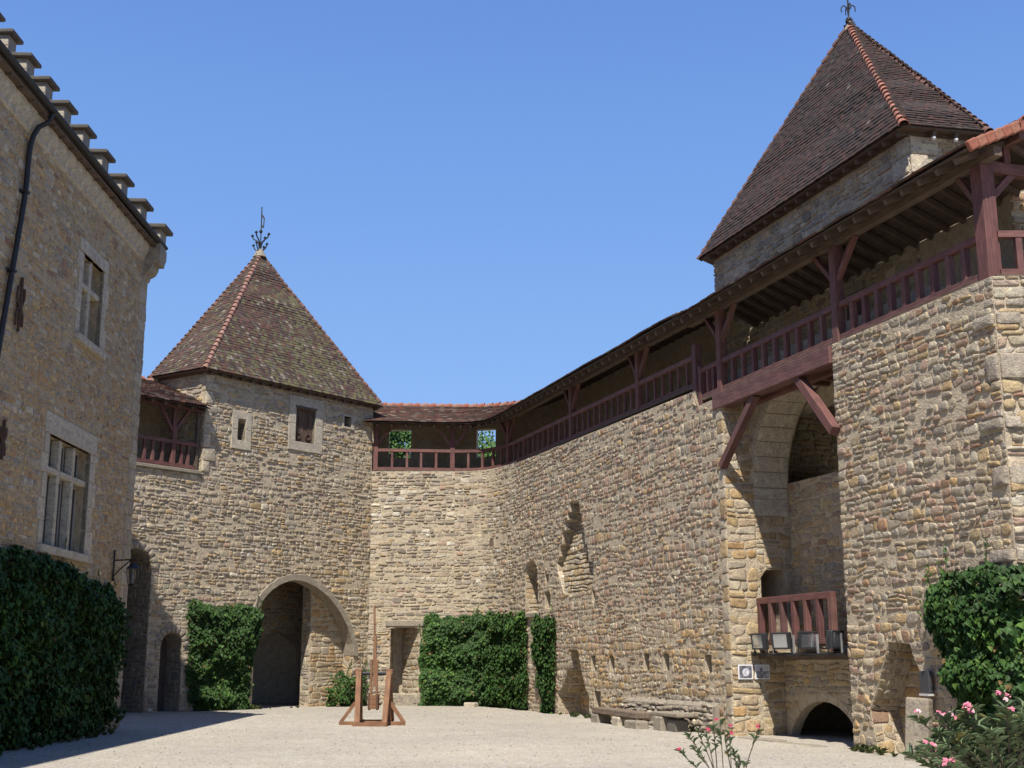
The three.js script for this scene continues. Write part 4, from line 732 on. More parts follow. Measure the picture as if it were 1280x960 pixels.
{
  const g = GR, F = 7.74, H = 8.53, T = 9.72;
  part(g, 'floor', strip(R_, 14.02, 24.72, 1, rect(-.03, -1.7, F - .02, F + .03)), M.darkWood);
  part(g, 'floor', strip(K, .1, 3.4, 1, rect(-.03, -1.5, F - .024, F + .026)), M.darkWood);
  const ps = [14.15, 15.2, 20.17];
  part(g, 'post', post(R_.at(14.15, F - .1, -.1), R_.at(14.15, H + .06, -.1), .16, R_, 0), M.redWood);
  postWithBraces(g, R_, 15.2, F - .12, T, -.1, .2, undefined, [-1, 1], .75); postWithBraces(g, R_, 20.17, F - .02, T, -.1, .2, undefined, [-1, 1], .75);
  postWithBraces(g, R_, 24.62, F - .02, T, -.14, .27, undefined, [-1], .6);
  railing(g, R_, 14.22, 15.1, F + .02, H, -.1, .3, .11); railing(g, R_, 15.3, 20.08, F + .02, H, -.1, .48, .11); railing(g, R_, 20.27, 24.5, F + .02, H, -.1, .43, .115);
  railing(g, K, .2, 3.2, F + .02, H, -.14, .34, .11);
  part(g, 'wall_plate', beam(R_.at(13.6, T + .08, -.1), R_.at(25.1, T + .08, -.1), .17, .17, undefined, .01), M.darkWood);
  part(g, 'tie_beam', beam(R_.at(24.64, T - .02, -.05), R_.at(24.64, T - .02, -1.75), .16, .2, undefined, .01), M.redWood);
  part(g, 'brace', beam(R_.at(24.64, T - .62, -.2), R_.at(24.64, T - .1, -.72), .1, .12, undefined, .008), M.redWood);
  part(g, 'king_post', beam(R_.at(24.64, T + .08, -.62), R_.at(24.64, T + .46, -.62), .13, .13, R_.t(), .008), M.redWood);
  part(g, 'ridge_beam', beam(R_.at(14.4, T + .44, -.62), R_.at(25.1, T + .44, -.62), .12, .14), M.redWood);
  // bridge over the bay: trimmer beam, joists, planks, raking struts
  part(g, 'bressummer', beam(R_.at(14.95, 7.52, -.08), R_.at(20.02, 7.52, -.08), .3, .36, undefined, .015), M.redWood);
  part(g, 'inner_beam', beam(R_.at(15.36, 7.5, -.62), R_.at(20.02, 7.5, -.62), .16, .26), M.redWood);
  for (let s = 15.6; s < 20; s += .55) part(g, 'joist', beam(R_.at(s, 7.64, -.24), R_.at(s, 7.64, -1.65), .12, .16), M.redWood);
  part(g, 'strut', beam(R_.at(16.78, 7.36, -.08), R_.at(15.3, 5.95, .04), .17, .17, R_.n(), .012), M.redWood);
  part(g, 'strut', beam(R_.at(18.6, 7.36, -.08), R_.at(20.14, 5.95, .1), .19, .19, R_.n(), .012), M.redWood);
  // roof
  for (let s = 14.2; s < 25; s += .5) { part(g, 'rafter', beam(R_.at(s, T - .03, .44), R_.at(s, T + .46, -.62), .08, .1), M.darkWood); part(g, 'rafter', beam(R_.at(s, T + .46, -.62), R_.at(s, T + .02, -1.66), .08, .1), M.darkWood); }
  part(g, 'roof_boarding', strip(R_, 13.9, 25.12, 1, [[.5, T + .04], [-.62, T + .55], [-1.7, T + .08], [-1.7, T + .11], [-.62, T + .59], [.5, T + .07]]), M.underRoof);
  tilesOnStrip(g, R_, 13.95, 25.12, .52, T + .06, -.62, T + .58, roofMix, 211); tilesOnStrip(g, R_, 20, 25.12, -1.7, T + .1, -.62, T + .58, roofMix, 213);
  for (let k = 0; k < 7; k++) { const f = (k + .5) / 7, d = .54 - 1.2 * f, h = T + .05 + .56 * f; const m = new THREE.Group(); const tg = new RoundedBoxGeometry(.2, .19, .1, 2, .03); tg.rotateZ(0); const mm = new THREE.Matrix4().makeBasis(R_.n().multiplyScalar(.86).add(new THREE.Vector3(0, -.5, 0)).normalize(), R_.n().multiplyScalar(.5).add(new THREE.Vector3(0, .86, 0)).normalize(), R_.t().negate()); mm.setPosition(R_.at(25.17, h, d)); part(g, 'verge_tile', tg.applyMatrix4(mm), [M.ridge, std({ color: col(.38, .16, .1), map: tileMap })][k % 2]); }
  for (let k = 0; k < 20; k++) part(g, 'ridge_tile', hipGeo, M.ridge).applyMatrix4(new THREE.Matrix4().makeBasis(R_.n(), new THREE.Vector3(0, 1, 0), R_.t().negate()).setPosition(R_.at(25.05 - k * .34, T + .6, -.62)));
  // rear wall past the tower
  part(g, 'rear_wall', strip(R_, 20.4, 23.4, 1, rect(-1.75, -2.1, 7.6, T + .1)), M.mortar);
}
{ // small gallery on the left
  const g = thing('covered_gallery', 'short maroon timber gallery under a tiled roof beside the gate tower', 'gallery');
  const H0 = 7.52, T = 9.42, s0 = -3.2, s1 = 1.42;
  part(g, 'floor', strip(L, s0, s1, 1, rect(-.12, -2.0, H0 - .01, H0 + .03)), M.darkWood);
  postWithBraces(g, L, .45, H0, T - .02, -.1, .15, undefined, [-1, 1], .55); postWithBraces(g, L, -2.0, H0, T - .02, -.1, .15);
  part(g, 'post', post(L.at(1.36, H0, -.1), L.at(1.36, T - .02, -.1), .1, L, 0), M.darkWood);
  railing(g, L, s0, -2.08, H0 + .02, 8.38, -.1, .3, .1); railing(g, L, -1.92, .38, H0 + .02, 8.38, -.1, .31, .1); railing(g, L, .52, 1.3, H0 + .02, 8.38, -.1, .27, .1);
  part(g, 'wall_plate', strip(L, s0, 1.44, 1, rect(-.02, -.18, T - .02, T + .12)), M.redWood);
  for (let s = s0; s < 1.4; s += .5) part(g, 'rafter', beam(L.at(s, T - .02, .34), L.at(s, T + 1.0, -2.0), .08, .1), M.darkWood);
  part(g, 'roof_boarding', strip(L, s0, 1.45, 1, [[.4, T + .04], [-2.2, T + 1.18], [-2.2, T + 1.21], [.4, T + .07]]), M.underRoof);
  tilesOnStrip(g, L, s0, 1.52, .42, T + .06, -2.15, T + 1.2, () => ({ red: 4, brown: 3, orange: 1.4, pale: 1.6, dark: 1, grey: .8 }), 221);
  part(g, 'rear_wall', strip(L, s0 - .5, 1.3, 1, rect(-2.0, -2.35, 6.8, T + 1.0)), M.mortar);
  for (let k = 0; k < 13; k++) part(g, 'ridge_tile', hipGeo, [M.ridgePale, M.ridge][k % 2]).applyMatrix4(new THREE.Matrix4().makeBasis(L.n(), new THREE.Vector3(0, 1, 0), L.t().negate()).setPosition(L.at(.75 - k * .34, T + 1.22, -2.18)));
}

layStones();

// ------------------------------------------------------------------ climbing plants
function leafInto(A, p, n, tip, l, w, c, R) {
  const side = new THREE.Vector3().crossVectors(tip, n).normalize(), b = A.pos.length / 3, k = .16 + R() * .2;
  const put = (x, y, z) => { A.pos.push(p.x + side.x * x + tip.x * y + n.x * z, p.y + side.y * x + tip.y * y + n.y * z, p.z + side.z * x + tip.z * y + n.z * z); A.col.push(c[0], c[1], c[2]); };
  put(0, 0, 0); put(-w * .5, l * .34, l * k); put(-w * .3, l * .68, l * k * .6); put(0, l, -l * .1); put(w * .3, l * .68, l * k * .6); put(w * .5, l * .34, l * k); put(0, l * .45, 0);
  for (let i = 0; i < 6; i++) if (i !== 5) A.idx.push(b + 6, b + i + 1 > b + 5 ? b : b + i + 1, b + i); A.idx.push(b + 6, b, b + 5);
}
function foliageGeo(A) { const g = new THREE.BufferGeometry(); g.setAttribute('position', new THREE.Float32BufferAttribute(A.pos, 3)); g.setAttribute('color', new THREE.Float32BufferAttribute(A.col, 3)); g.setIndex(A.idx); g.computeVertexNormals(); return g; }
function ivy(label, fr, poly, o) {
  const g = thing('climbing_vine', label, 'vine', 'vines climbing the courtyard walls'), R = rng(o.seed), A = { pos: [], col: [], idx: [] };
  const xs = poly.map(p => p[0]), ys = poly.map(p => p[1]), x0 = Math.min(...xs), x1 = Math.max(...xs), y0 = Math.min(...ys), y1 = Math.max(...ys), N = Math.round((x1 - x0) * (y1 - y0) * o.density);
  for (let i = 0; i < N; i++) {
    const s = x0 - .1 + R() * (x1 - x0 + .2), h = y0 + R() * (y1 - y0 + .15);
    const ws = s + (fbm(s * 3, h * 3, o.seed, 3) - .5) * .42, wh = h + (fbm(s * 3 + 40, h * 3, o.seed + 3, 3) - .5) * .4; if (!inside(poly, ws, wh)) continue;
    const [e] = nearest(poly, ws, wh), bulk = .2 + clamp(fbm(s * 2.2, h * 2.2, o.seed + 9, 3) * 2.2 - .5, 0, 1.1), edge = clamp(e / .35, .25, 1);
    const lay = Math.sqrt(R()), d = .03 + o.thick * bulk * edge * lay;
    const n0 = fr.n(s), t0 = fr.t(s), n = n0.clone().multiplyScalar(.8).addScaledVector(t0, (R() - .5) * 1.1).add(new THREE.Vector3(0, .15 + R() * .75, 0)).normalize();
    const tip = new THREE.Vector3(0, -1, 0).addScaledVector(t0, (R() - .5) * 1.5).addScaledVector(n0, .25 * R()); tip.addScaledVector(n, -tip.dot(n)).normalize();
    const l = o.leaf * (.45 + R() * .95), pt = fbm(s * 1.1, h * 1.1, o.seed + 21, 3), k = (.5 + R() * .65) * (.75 + pt * .5), y = R() < .1 + Math.max(0, pt - .5) ? 1 : 0, dead = R() < .012;
    leafInto(A, fr.at(s, h, d), n, tip, l, l * (.85 + R() * .3), dead ? [.2 * k, .13 * k, .05 * k] : [(.038 + y * .035) * k, (.092 + y * .05) * k, (.016 + y * .004) * k], R);
  }
  for (let k = 0; k < (o.shoots ?? 14); k++) {                 // stray shoots along the edge
    const i = (R() * poly.length) | 0, p = poly[i], q = poly[(i + 1) % poly.length], f = R(), s = p[0] + (q[0] - p[0]) * f, h = p[1] + (q[1] - p[1]) * f; if (h < .4) continue;
    const e = [(R() - .5) * .5, .1 + R() * .45], pts = [0, .5, 1].map(t => fr.at(s + e[0] * t, h + e[1] * t - .15 * (1 - t), .06 + .05 * t)), crv = new THREE.CatmullRomCurve3(pts);
    part(g, 'stem', new THREE.TubeGeometry(crv, 5, .006, 4), M.stem);
    for (let j = 0; j < 9; j++) { const n = fr.n(s).add(new THREE.Vector3(R() - .5, R() * .6, R() - .5)).normalize(), tip = new THREE.Vector3(R() - .5, -.7, R() - .5); tip.addScaledVector(n, -tip.dot(n)).normalize(); const l = o.leaf * (.4 + R() * .6), c = .7 + R() * .6; leafInto(A, crv.getPoint(j / 8).add(new THREE.Vector3((R() - .5) * .06, 0, (R() - .5) * .06)), n, tip, l, l * .9, [.06 * c, .125 * c, .022 * c], R); }
  }
  part(g, 'foliage', foliageGeo(A), M.leaf, { kind: 'stuff' });
  const b0 = poly.reduce((a, p) => p[1] < a[1] ? p : a), n = o.stems ?? 4;
  for (let i = 0; i < n; i++) { const s = x0 + (x1 - x0) * (.2 + .6 * (i + .5) / n), q = [0, .3, .6, 1].map(f => fr.at(s + (R() - .5) * .3 * f, gy(0) - .05 + f * (y1 * .7), .04)); part(g, 'stem', tube(q, .018, 8, 5), M.stem); }
  return g;
}
ivy('dark green vine covering the foot of the shaded house wing', W, [[15.5, 0], [28.3, -.05], [28.8, .8], [29.2, 2], [28.9, 3.05], [28, 3.25], [26.6, 3.35], [25.2, 3.5], [23, 3.62], [20.5, 3.55], [15.5, 3.6]].filter(() => true), { seed: 301, density: 900, thick: .48, leaf: .1, stems: 6 });
ivy('square cut green vine on the wall beside the big gate arch', L, [[1.45, .5], [1.75, .05], [3.75, 0], [3.8, 1.5], [4.1, 2.6], [4.25, 3.2], [3.9, 3.35], [1.45, 3.38], [1.2, 3.0], [1.4, 2]], { seed: 303, density: 900, thick: .28, leaf: .1 });
ivy('low bushy vine growing at the right foot of the gate arch', L, [[7.0, 0], [8.95, 0], [9.05, .7], [8.8, 1.15], [8.2, 1.05], [7.7, 1.2], [7.2, .7]], { seed: 305, density: 800, thick: .45, leaf: .1, stems: 3 });
const FRv = { at: (s, h, d) => FR.at(s, h, d), n: s => FR.n(s), t: s => FR.t(s) };
{ const a = searchS(FR, 0, 5, 527, 1.5, .2), b = searchS(FR, 3, 9, 654, 1.5, .2), m = searchS(FR, 0, 9, 588, 1.5, .2); ivy('wide square green vine across the back wall beside the dark doorway', FRv, [[a, 0], [b, -.03], [b + .05, 1.5], [b - .05, 3.1], [m + .2, 3.25], [m, 3.05], [m - .3, 3.2], [a + .05, 3.15], [a - .05, 1.6]], { seed: 307, density: 900, thick: .28, leaf: .105, stems: 6 }); }
ivy('narrow column of green vine beside the arched niche', R_, [[2.75, -.05], [3.85, -.05], [4.0, 1.5], [4.05, 2.9], [2.0, 3.0], [2.1, 2.0], [2.6, 1.2]], { seed: 309, density: 900, thick: .26, leaf: .1, stems: 3 });
const pierCorner = { n: s => R_.n().lerp(K.n(), clamp((s - 24.4) / .85, 0, 1)).normalize(), t: s => R_.t().lerp(K.t(), clamp((s - 24.4) / .85, 0, 1)).normalize(), at: (s, h, d) => (s < 24.81 ? R_.at(s, h) : K.at(s - 24.81, h)).addScaledVector(pierCorner.n(s), d + .06) };
ivy('lush glossy vine covering the lower corner of the sunlit pier', pierCorner, [[23.3, .25], [27.6, -.1], [27.6, 3.2], [24.6, 3.06], [23.3, 3.02], [22.85, 2.85], [22.75, 2.3], [22.95, 1.9], [23.1, 1.3], [23.35, .8]], { seed: 311, density: 1150, thick: .32, leaf: .1, stems: 5 });

// ---- oleanders in front
function oleander(label, x, D, tips, o) {
  const g = thing('oleander', label, 'shrub', 'oleanders'), R = rng(o.seed), A = { pos: [], col: [], idx: [] };
  for (const [tx, ty, tD, fl] of tips) {
    const a = V(x + (R() - .5) * .2, gy(x) - .02, D + (R() - .5) * .2), b = V(tx, ty, tD), m = a.clone().lerp(b, .55).add(new THREE.Vector3((a.x - b.x) * .14, .1, 0)), crv = new THREE.CatmullRomCurve3([a, m, b]);
    part(g, 'stem', new THREE.TubeGeometry(crv, 10, o.stem ?? .006, 5), M.stem);
    const nl = o.leaves; for (let i = 0; i < nl; i++) { const f = 1 - Math.pow(R(), o.spread ?? 1.4) * (o.down ?? .45), p = crv.getPoint(f), d = crv.getTangent(f), an = R() * 6.283, rad = new THREE.Vector3(Math.cos(an), .1, Math.sin(an)), tip = d.clone().multiplyScalar(.7 + R() * .5).add(rad).normalize(), n = new THREE.Vector3().crossVectors(tip, new THREE.Vector3(-Math.sin(an), .2, Math.cos(an))).normalize(); if (n.y < 0) n.negate(); const k = .7 + R() * .7, l = o.leaf * (.6 + R() * .7), w = R() < .06 ? 1 : 0; leafInto(A, p, n, tip, l, l * .2, [(.13 + w * .12) * k, (.18 + w * .06) * k, .085 * k], R); }
    if (fl) { const F = { pos: [], col: [], idx: [] }; for (let i = 0; i < fl; i++) { const c = b.clone().add(new THREE.Vector3((R() - .5) * .09, R() * .07, (R() - .5) * .09)), ax = new THREE.Vector3((R() - .5), .4 + R(), .6).normalize(), pk = R(), cc = o.red ? [.45, .05, .10] : pk < .25 ? [.78, .50, .52] : [.70, .22, .30]; for (let q = 0; q < 5; q++) { const an = q * 1.2566 + R() * .3, u = new THREE.Vector3(Math.cos(an), 0, Math.sin(an)); u.addScaledVector(ax, -u.dot(ax)).normalize(); leafInto(F, c, ax, u, .028, .024, cc, R); } } part(g, 'flower', foliageGeo(F), M.leaf, { kind: 'stuff' }); }
  }
  part(g, 'foliage', foliageGeo(A), M.leaf, { kind: 'stuff' });
}
{
  const R = rng(401), t = (u, v, D) => { const r = new THREE.Vector3((u - 640) / FOCAL, (480 - v) / FOCAL, -1).applyAxisAngle(new THREE.Vector3(1, 0, 0), PITCH), k = D / -r.z; return [r.x * k, 1.6 + r.y * k, D]; };
  oleander('thin leggy oleander with small red flowers on bare stems', 1.98, 12, [[852, 925], [862, 905], [872, 898], [884, 905], [892, 895], [900, 888], [906, 908], [912, 900], [868, 920], [925, 932], [932, 938], [950, 892], [918, 925]].map(([u, v], i) => [...t(u, v + 16, 11.6 + R() * .8), [1, 0, 0, 1, 0, 1, 1, 2, 0, 0, 0, 1, 0][i]]), { seed: 403, leaves: 15, leaf: .07, red: true, down: .3, stem: .005 });
  const tips = []; for (let i = 0; i < 46; i++) { const u = 1122 + Math.pow(R(), .8) * 190, v = 955 - Math.max(0, (u - 1130) / 130) * 62 * (.4 + R() * .6) - R() * 12; tips.push([...t(u, v, 10.2 + R() * 1.4), 0]); }
  for (const [u, v, n] of [[1255, 876, 6], [1259, 890, 4], [1215, 891, 7], [1206, 890, 4], [1170, 942, 5], [1162, 938, 4], [1206, 946, 4], [1146, 898, 2], [1178, 901, 3], [1188, 901, 3], [1185, 958, 5]]) tips.push([...t(u, v, 10 + R()), n]);
  oleander('bushy oleander with pink flower clusters in front of the pier', 4.1, 10.9, tips, { seed: 407, leaves: 34, leaf: .12, down: .5, stem: .007 });
}
// ---- trees seen through the openings of the gallery
function tree(label, x, D, H, r, seed) {
  const g = thing('tree', label, 'tree', 'trees behind the back wall'), R = rng(seed), A = { pos: [], col: [], idx: [] };
  part(g, 'trunk', new THREE.CylinderGeometry(.16, .32, H * .6, 8), M.bark).position.set(x, H * .3, -D);
  for (let k = 0; k < 6; k++) { const a = R() * 6.28, b = V(x + Math.cos(a) * r * .6, H * (.6 + R() * .3), D + Math.sin(a) * r * .6); part(g, 'limb', tube([V(x, H * .45, D), V(x, H * .55, D).lerp(b, .4), b], .07, 8, 5), M.bark); }
  const clumps = []; for (let k = 0; k < 90; k++) { const a = R() * 6.28, e = Math.acos(2 * R() - 1), q = r * (.2 + R() * .75); clumps.push([x + Math.sin(e) * Math.cos(a) * q, H * .7 + Math.cos(e) * H * .3, D + Math.sin(e) * Math.sin(a) * q, .5 + R() * .5]); }
  for (const [cx, cy, cD, cr] of clumps) for (let i = 0; i < 130; i++) { const a = R() * 6.28, e = Math.acos(2 * R() - 1), q = cr * Math.cbrt(R()) * 1.2, n = new THREE.Vector3(R() - .5, R() * .9, R() - .2).normalize(), tip = new THREE.Vector3(R() - .5, -.6, R() - .5); tip.addScaledVector(n, -tip.dot(n)).normalize(); const k = .7 + R() * .7; leafInto(A, V(cx + Math.sin(e) * Math.cos(a) * q, cy + Math.cos(e) * q, cD + Math.sin(e) * Math.sin(a) * q), n, tip, .2, .13, [.07 * k, .14 * k, .03 * k], R); }
  part(g, 'crown', foliageGeo(A), M.leaf, { kind: 'stuff' });
}
tree('leafy green tree seen through the gallery opening next to the gate tower', -5.5, 58, 12.0, 2.7, 501);
tree('leafy green tree seen through the gallery opening at the bend', -1.5, 60, 12.2, 2.7, 503);

// ---- small trebuchet on the gravel
{
  const g = thing('trebuchet', 'small brown timber trebuchet with upright throwing arm on the gravel', 'trebuchet'), D = 32.4, X = -3.47;
  for (const sd of [-1, 1]) {
    const xb = X + sd * .34, top = V(X + sd * .385, 1.3, D);
    part(g, 'sill_beam', beam(V(X + sd * .36, .06, D - .8), V(X + sd * .36, .06, D + .8), .12, .12, undefined, .008), M.oak);
    part(g, 'leg', beam(V(xb + .01, .08, D - .62), top.clone().add(new THREE.Vector3(0, 0, .05)), .13, .13, undefined, .008), M.oak);
    part(g, 'leg', beam(V(X + sd * .40, .08, D + .62), top.clone().add(new THREE.Vector3(-sd * .02, 0, -.06)), .13, .13, undefined, .008), M.oak);
    part(g, 'upright', beam(V(X + sd * .37, .1, D), V(X + sd * .385, 1.18, D), .1, .1, undefined, .006), M.oak);
    part(g, 'outrigger', beam(V(X + sd * .42, .055, D - .2), V(X + sd * .82, .055, D - .2), .11, .11, undefined, .008), M.oak);
    part(g, 'side_brace', beam(V(X + sd * .79, .08, D - .2), V(X + sd * .44, .56, D - .16), .085, .085, undefined, .006), M.oak);
    part(g, 'bearing_block', new RoundedBoxGeometry(.17, .14, .22, 1, .012), M.oak).position.copy(V(X + sd * .387, 1.3, D));
  }
  for (const dz of [-.8, .05, .8]) part(g, 'cross_beam', beam(V(X - .42, .055 + (dz === .05 ? .001 : 0), D + dz), V(X + .42, .055, D + dz), .11, .11, undefined, .008), M.oak);
  part(g, 'axle', new THREE.CylinderGeometry(.045, .045, .98, 12).rotateZ(Math.PI / 2), M.iron).position.copy(V(X, 1.27, D));
  part(g, 'throwing_arm', beam(V(X + .02, .95, D), V(X + .0, 2.2, D + .02), .08, .1, new THREE.Vector3(0, 0, 1), .01), M.oak);
  part(g, 'throwing_arm', beam(V(X + .005, 1.75, D - .01), V(X - .035, 2.95, D + .03), .048, .055, new THREE.Vector3(0, 0, 1), .008), M.oak);
  for (const k of [-1, 1]) part(g, 'hanger', beam(V(X + k * .07, .62, D), V(X + k * .07, 1.62, D), .05, .1, new THREE.Vector3(0, 0, 1), .006), M.oak);
  const w = new THREE.Group(); w.name = 'counterweight'; g.add(w); for (let k = 0; k < 3; k++) part(w, 'board', new RoundedBoxGeometry(.26 - (k % 2) * .006, .11, .34, 1, .008), M.oak).position.copy(V(X, .46 + k * .115, D));
  for (const k of [-1, 1]) part(w, 'strap', new THREE.BoxGeometry(.03, .38, .36), M.rust).position.copy(V(X + k * .1, .57, D));
}
// ---- balcony rail in the bay with floodlights
{
  const g = thing('balcony_rail', 'maroon timber balustrade inside the arched bay behind the floodlights', 'railing'), d = -.72, s1 = 18.45;
  part(g, 'handrail', beam(R_.at(15.36, 2.9, d), R_.at(s1, 2.9, d), .13, .14, undefined, .01), M.redWood);
  part(g, 'bottom_rail', beam(R_.at(15.36, 1.98, d), R_.at(s1, 1.98, d), .12, .12, undefined, .01), M.redWood);
  for (let k = 0; k < 7; k++) part(g, k === 6 ? 'end_post' : 'baluster', post(R_.at(15.45 + k * .49, k === 6 ? 1.77 : 2.03, d), R_.at(15.45 + k * .49, 2.84, d), k === 6 ? .14 : .125, R_, 0), M.redWood);
  const bar = thing('light_shelf', 'thin steel bar carrying the floodlights below the maroon balustrade', 'shelf');
  part(bar, 'bar', fbox(R_, 15.37, 19.3, 1.69, 1.735, -.66, -.5), M.iron);
  for (const s of [15.9, 16.75, 17.7, 18.6]) part(bar, 'bracket', fbox(R_, s + .26, s + .31, 1.735, 2.12, -.6, -.57), std({ color: col(.5, .5, .48), metalness: .6, roughness: .4 }));
  const lensM = new THREE.MeshPhysicalMaterial({ color: col(.62, .66, .70), roughness: .14, metalness: .9 }), houseM = std({ color: col(.028, .029, .032), roughness: .45 });
  [[15.8, -.5, 'leftmost of its row, turned to the courtyard with a bright reflector, by the sunlit jamb'], [16.75, -.2, 'with bright reflector beside the one nearest the sunlit jamb'], [17.75, 1.0, 'turned away sideways in the middle of the steel bar'], [18.7, 1.7, 'turned edge-on at the end next to the pier']].forEach(([s, yaw], i) => {
    const lb = ['black floodlight beside the sunlit jamb, its reflector glinting', 'black floodlight second from the sunlit jamb, its reflector glinting', 'black floodlight turned half sideways on the steel bar', 'black floodlight turned edge-on next to the pier'][i];
    const f = thing('floodlight', lb, 'floodlight', 'floodlights on the steel bar');
    f.position.copy(R_.at(s, 1.74, -.5)); f.rotation.y = Math.atan2(R_.n().x, R_.n().z) + .55 + yaw * .9; f.rotation.order = 'YXZ'; f.scale.setScalar(.88);
    const b = part(f, 'housing', new RoundedBoxGeometry(.5, .4, .16, 2, .025), houseM); b.position.set(0, .3, .03); b.rotation.x = .12;
    const r = part(f, 'reflector', new THREE.BoxGeometry(.42, .32, .02), lensM); r.position.set(0, .296, .108); r.rotation.x = .12;
    const rim = part(f, 'rim', mergeGeometries([new THREE.BoxGeometry(.5, .035, .03).translate(0, .182, 0), new THREE.BoxGeometry(.5, .035, .03).translate(0, -.182, 0), new THREE.BoxGeometry(.035, .33, .03).translate(.232, 0, 0), new THREE.BoxGeometry(.035, .33, .03).translate(-.232, 0, 0)]), houseM); rim.position.set(0, .295, .118); rim.rotation.x = .12;
    part(f, 'bracket', mergeGeometries([new THREE.BoxGeometry(.02, .34, .04).translate(.265, .17, .02), new THREE.BoxGeometry(.02, .34, .04).translate(-.265, .17, .02), new THREE.BoxGeometry(.55, .02, .05).translate(0, .01, .02)]), M.iron);
  });
}
// ---- two photographs on boards, fixed to the jamb
{
  const J = new Line(R_.at(B0, 0).x, -R_.at(B0, 0).z, -R_.nx, -R_.nD);
  const print = (seed, kind) => {
    const c = document.createElement('canvas'); c.width = 128; c.height = 112; const x = c.getContext('2d'); const id = x.createImageData(128, 112);
    for (let j = 0; j < 112; j++) for (let i = 0; i < 128; i++) { let v; const n = fbm(i / 14, j / 14, seed, 4); if (kind) { v = j < 46 + 10 * vnoise(i / 20, 1, seed) ? .78 : .2 + n * .7; if (Math.abs(i - 52) < 14 && j > 22 && j < 60) v = .3 + n * .3; } else { const r = Math.hypot(i - 66, j - 58) / 60; v = .18 + n * .5 + (r < .55 ? .35 : 0); } if (i < 5 || j < 5 || i > 122 || j > 106) v = .93; const o = (j * 128 + i) * 4; id.data[o] = id.data[o + 1] = v * 245; id.data[o + 2] = v * 255; id.data[o + 3] = 255; }
    x.putImageData(id, 0, 0); const t = new THREE.CanvasTexture(c); t.colorSpace = THREE.SRGBColorSpace; return t;
  };
  [[.12, 'black and white print of a round archway on a board, on the jamb', 0], [.54, 'black and white print of a building under pale sky, on the jamb', 1]].forEach(([s, lb, k]) => {
    const p = thing('photo_panel', lb, 'panel', 'photo panels on the jamb');
    part(p, 'board', fbox(J, s, s + .36, 1.18, 1.5, .03, .045), std({ color: col(.75, .75, .73), roughness: .5 }));
    const f = new THREE.PlaneGeometry(.34, .3); part(p, 'print', f.applyMatrix4(J.matrix(s + .18, 1.34, .049)), std({ map: print(611 + k, k), roughness: .4 }));
  });
}
// ---- timber bench and stone blocks at the foot of the long wall
{
  const b = thing('timber_beam', 'weathered squared timber lying on stone blocks at the wall foot', 'bench');
  part(b, 'beam', beam(R_.at(8.9, .3, .62), R_.at(12.0, .27, .7), .42, .16, undefined, .03), M.greyWood);
  const blk = (s, d, w, h, dd, lb, m = M.dressedGrey, y = 0) => { const t = thing('stone_block', lb, 'block', 'loose stone blocks along the wall foot'); part(t, 'stone', fbox(R_, s, s + w, -.06 + y, h + y, d, d + dd, .05), m); };
  blk(8.85, .45, .5, .215, .4, 'grey stone block under the far end of the weathered timber'); blk(10.5, .52, .45, .2, .42, 'pale stone block under the middle of the weathered timber', M.dressed); blk(11.7, .75, .75, .17, .35, 'low grey stone block under the near end of the weathered timber');
  blk(12.75, .4, .45, .3, .4, 'grey stone block holding up a flat slab at the wall foot'); blk(13.3, .35, .5, .26, .35, 'dark grey stone block behind the leggy oleander', M.capstone);
  const sl = thing('stone_slab', 'flat grey stone slab laid like a seat along the wall', 'slab'); part(sl, 'stone', fbox(R_, 12.5, 14.0, .305, .4, .3, .75, .03), M.dressedGrey);
  const ls = thing('stone_slab', 'narrow pale stone slab leaning beside the niche in the pier', 'slab');
  { const q = new RoundedBoxGeometry(.42, 1.12, .2, 2, .04); const p = q.attributes.position, uv = q.attributes.uv; for (let i = 0; i < p.count; i++) uv.setXY(i, p.getX(i), p.getY(i)); const m = new THREE.Mesh(q, M.dressedGrey); m.name = 'stone'; m.castShadow = m.receiveShadow = true; ls.add(m); ls.position.copy(R_.at(22.45, .42, .3)); ls.rotation.set(-.1, Math.atan2(R_.n().x, R_.n().z) + .5, -.12); }
  const fb = thing('stone_block', 'small pale block on the gravel below the wide vine', 'block'); { const s = searchS(FR, 0, 8, 590, .1, .6); part(fb, 'stone', fbox(FR, s - .22, s + .22, -.05, .16, .5, .8, .04), M.dressed); }
  const wb = thing('wall_box', 'small dark box fixed to the pier above the leaning slab', 'box');
  part(wb, 'case', fbox(R_, 22.36, 22.62, 1.05, 1.42, .06, .16, .02), std({ color: col(.05, .05, .055), roughness: .4 })); part(wb, 'base_strip', fbox(R_, 22.36, 22.62, 1.01, 1.045, .06, .18), std({ color: col(.5, .48, .45) }));
}
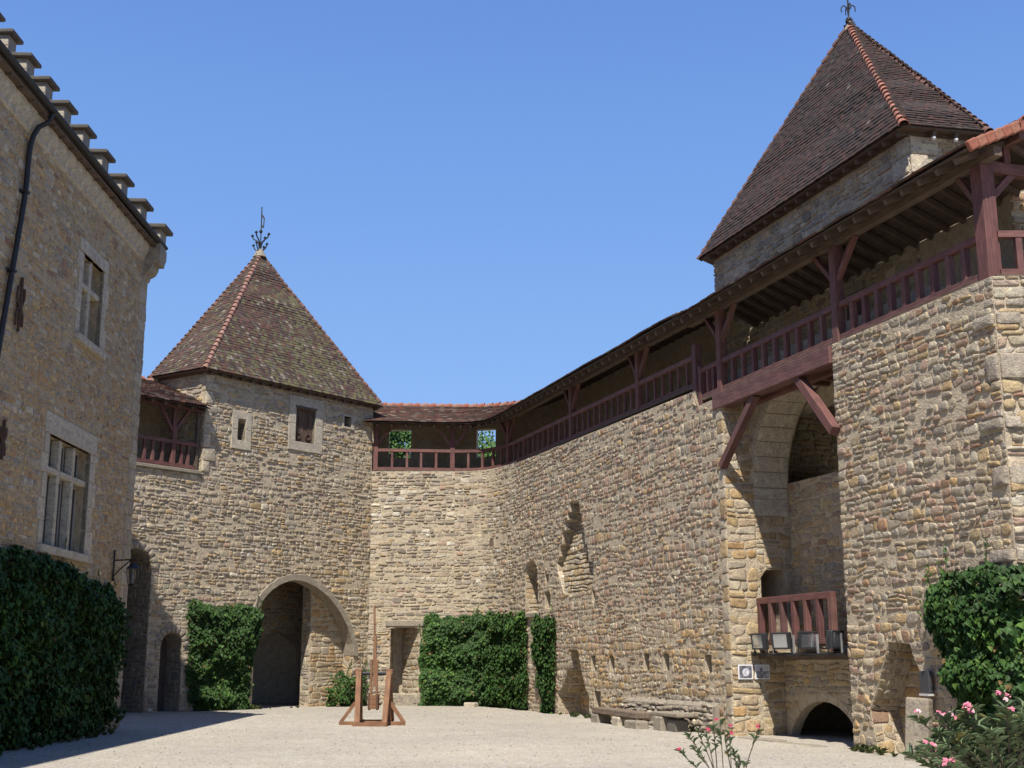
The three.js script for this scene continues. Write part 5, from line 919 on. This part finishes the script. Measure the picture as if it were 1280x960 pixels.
// ---- lantern on an iron bracket at the corner of the wing
{
  const g = thing('wall_lantern', 'old iron lantern hanging from a bracket above the dark vine', 'lantern'), s = 28.8, n = W.n();
  part(g, 'upright', tube([W.at(s, 3.35, .05), W.at(s, 4.05, .05)], .022), M.iron);
  part(g, 'arm', tube([W.at(s, 3.82, .04), W.at(s, 3.83, .28), W.at(s, 3.84, .52)], .018), M.iron);
  part(g, 'stay', tube([W.at(s, 3.45, .05), W.at(s, 3.62, .2), W.at(s, 3.82, .42)], .016), M.iron);
  const c = W.at(s, 0, .5), at = (m, y) => { m.position.set(c.x, y, c.z); return m; };
  at(part(g, 'hood', new THREE.CylinderGeometry(.03, .17, .13, 6), M.iron), 3.7); at(part(g, 'base', new THREE.CylinderGeometry(.11, .06, .05, 6), M.iron), 3.26);
  at(part(g, 'glass', new THREE.CylinderGeometry(.15, .11, .34, 6, 1, true), new THREE.MeshPhysicalMaterial({ color: 0xffffff, transmission: 1, thickness: 0, roughness: .1, side: THREE.DoubleSide })), 3.46);
  for (let k = 0; k < 6; k++) { const a = k * Math.PI / 3; part(g, 'bar', tube([new THREE.Vector3(c.x + Math.sin(a) * .152, 3.63, c.z + Math.cos(a) * .152), new THREE.Vector3(c.x + Math.sin(a) * .112, 3.29, c.z + Math.cos(a) * .112)], .01, 2, 5), M.iron); }
}
// ---- loose pebbles on the gravel and small weeds at the wall feet
{
  const R = rng(701), n = 6500, im = new THREE.InstancedMesh(new THREE.IcosahedronGeometry(1, 0), std({ color: 0xffffff, roughness: .95 }), n), m = new THREE.Matrix4(), q = new THREE.Quaternion(); im.name = 'pebbles'; im.userData = { kind: 'stuff', label: 'loose pebbles scattered over the courtyard gravel' }; im.receiveShadow = im.castShadow = true;
  for (let i = 0; i < n; i++) { const D = 17 + 26 * Math.pow(R(), 1.2), x = -8.5 + R() * Math.max(1, 22.5 - .325 * D - .3 - .0), r = .006 + R() * R() * R() * .026, k = .2 + R() * .2; q.setFromEuler(new THREE.Euler(R() * 6, R() * 6, R() * 6)); m.compose(V(x, gy(x) + r * .2, D), q, new THREE.Vector3(r, r * .7, r * 1.2)); im.setMatrixAt(i, m); im.setColorAt(i, col(k, k * .94, k * .85)); }
  scene.add(im);
  const A = { pos: [], col: [], idx: [] };
  for (const [fr, s0, s1, cnt, d] of [[R_, 4, 15, 46, .06], [R_, 20.1, 23, 22, .08], [L, 1.6, 9, 22, .06], [F1, .1, 1.0, 6, .06], [W, 17, 29, 30, .5]]) for (let i = 0; i < cnt; i++) {
    const s = s0 + R() * (s1 - s0), dd = d + R() * R() * .25, size = .05 + R() * .1; for (let k = 0; k < 12; k++) { const a = R() * 6.28, tip = new THREE.Vector3(Math.cos(a), .5 + R() * 1.4, Math.sin(a)).normalize(), nn = new THREE.Vector3(-Math.sin(a), .1, Math.cos(a)); const c = .6 + R() * .8, p = fr.at(s, 0, dd); p.y = gy(p.x) - .01; leafInto(A, p, nn.cross(tip).normalize(), tip, size * (.6 + R()), size * .22, [.09 * c, .12 * c, .035 * c], R); }
  }
  const w = part(scene, 'weeds', foliageGeo(A), M.leaf, { kind: 'stuff', label: 'small weeds growing along the foot of the walls', category: 'weeds' });
}
renderer.render(scene, camera);
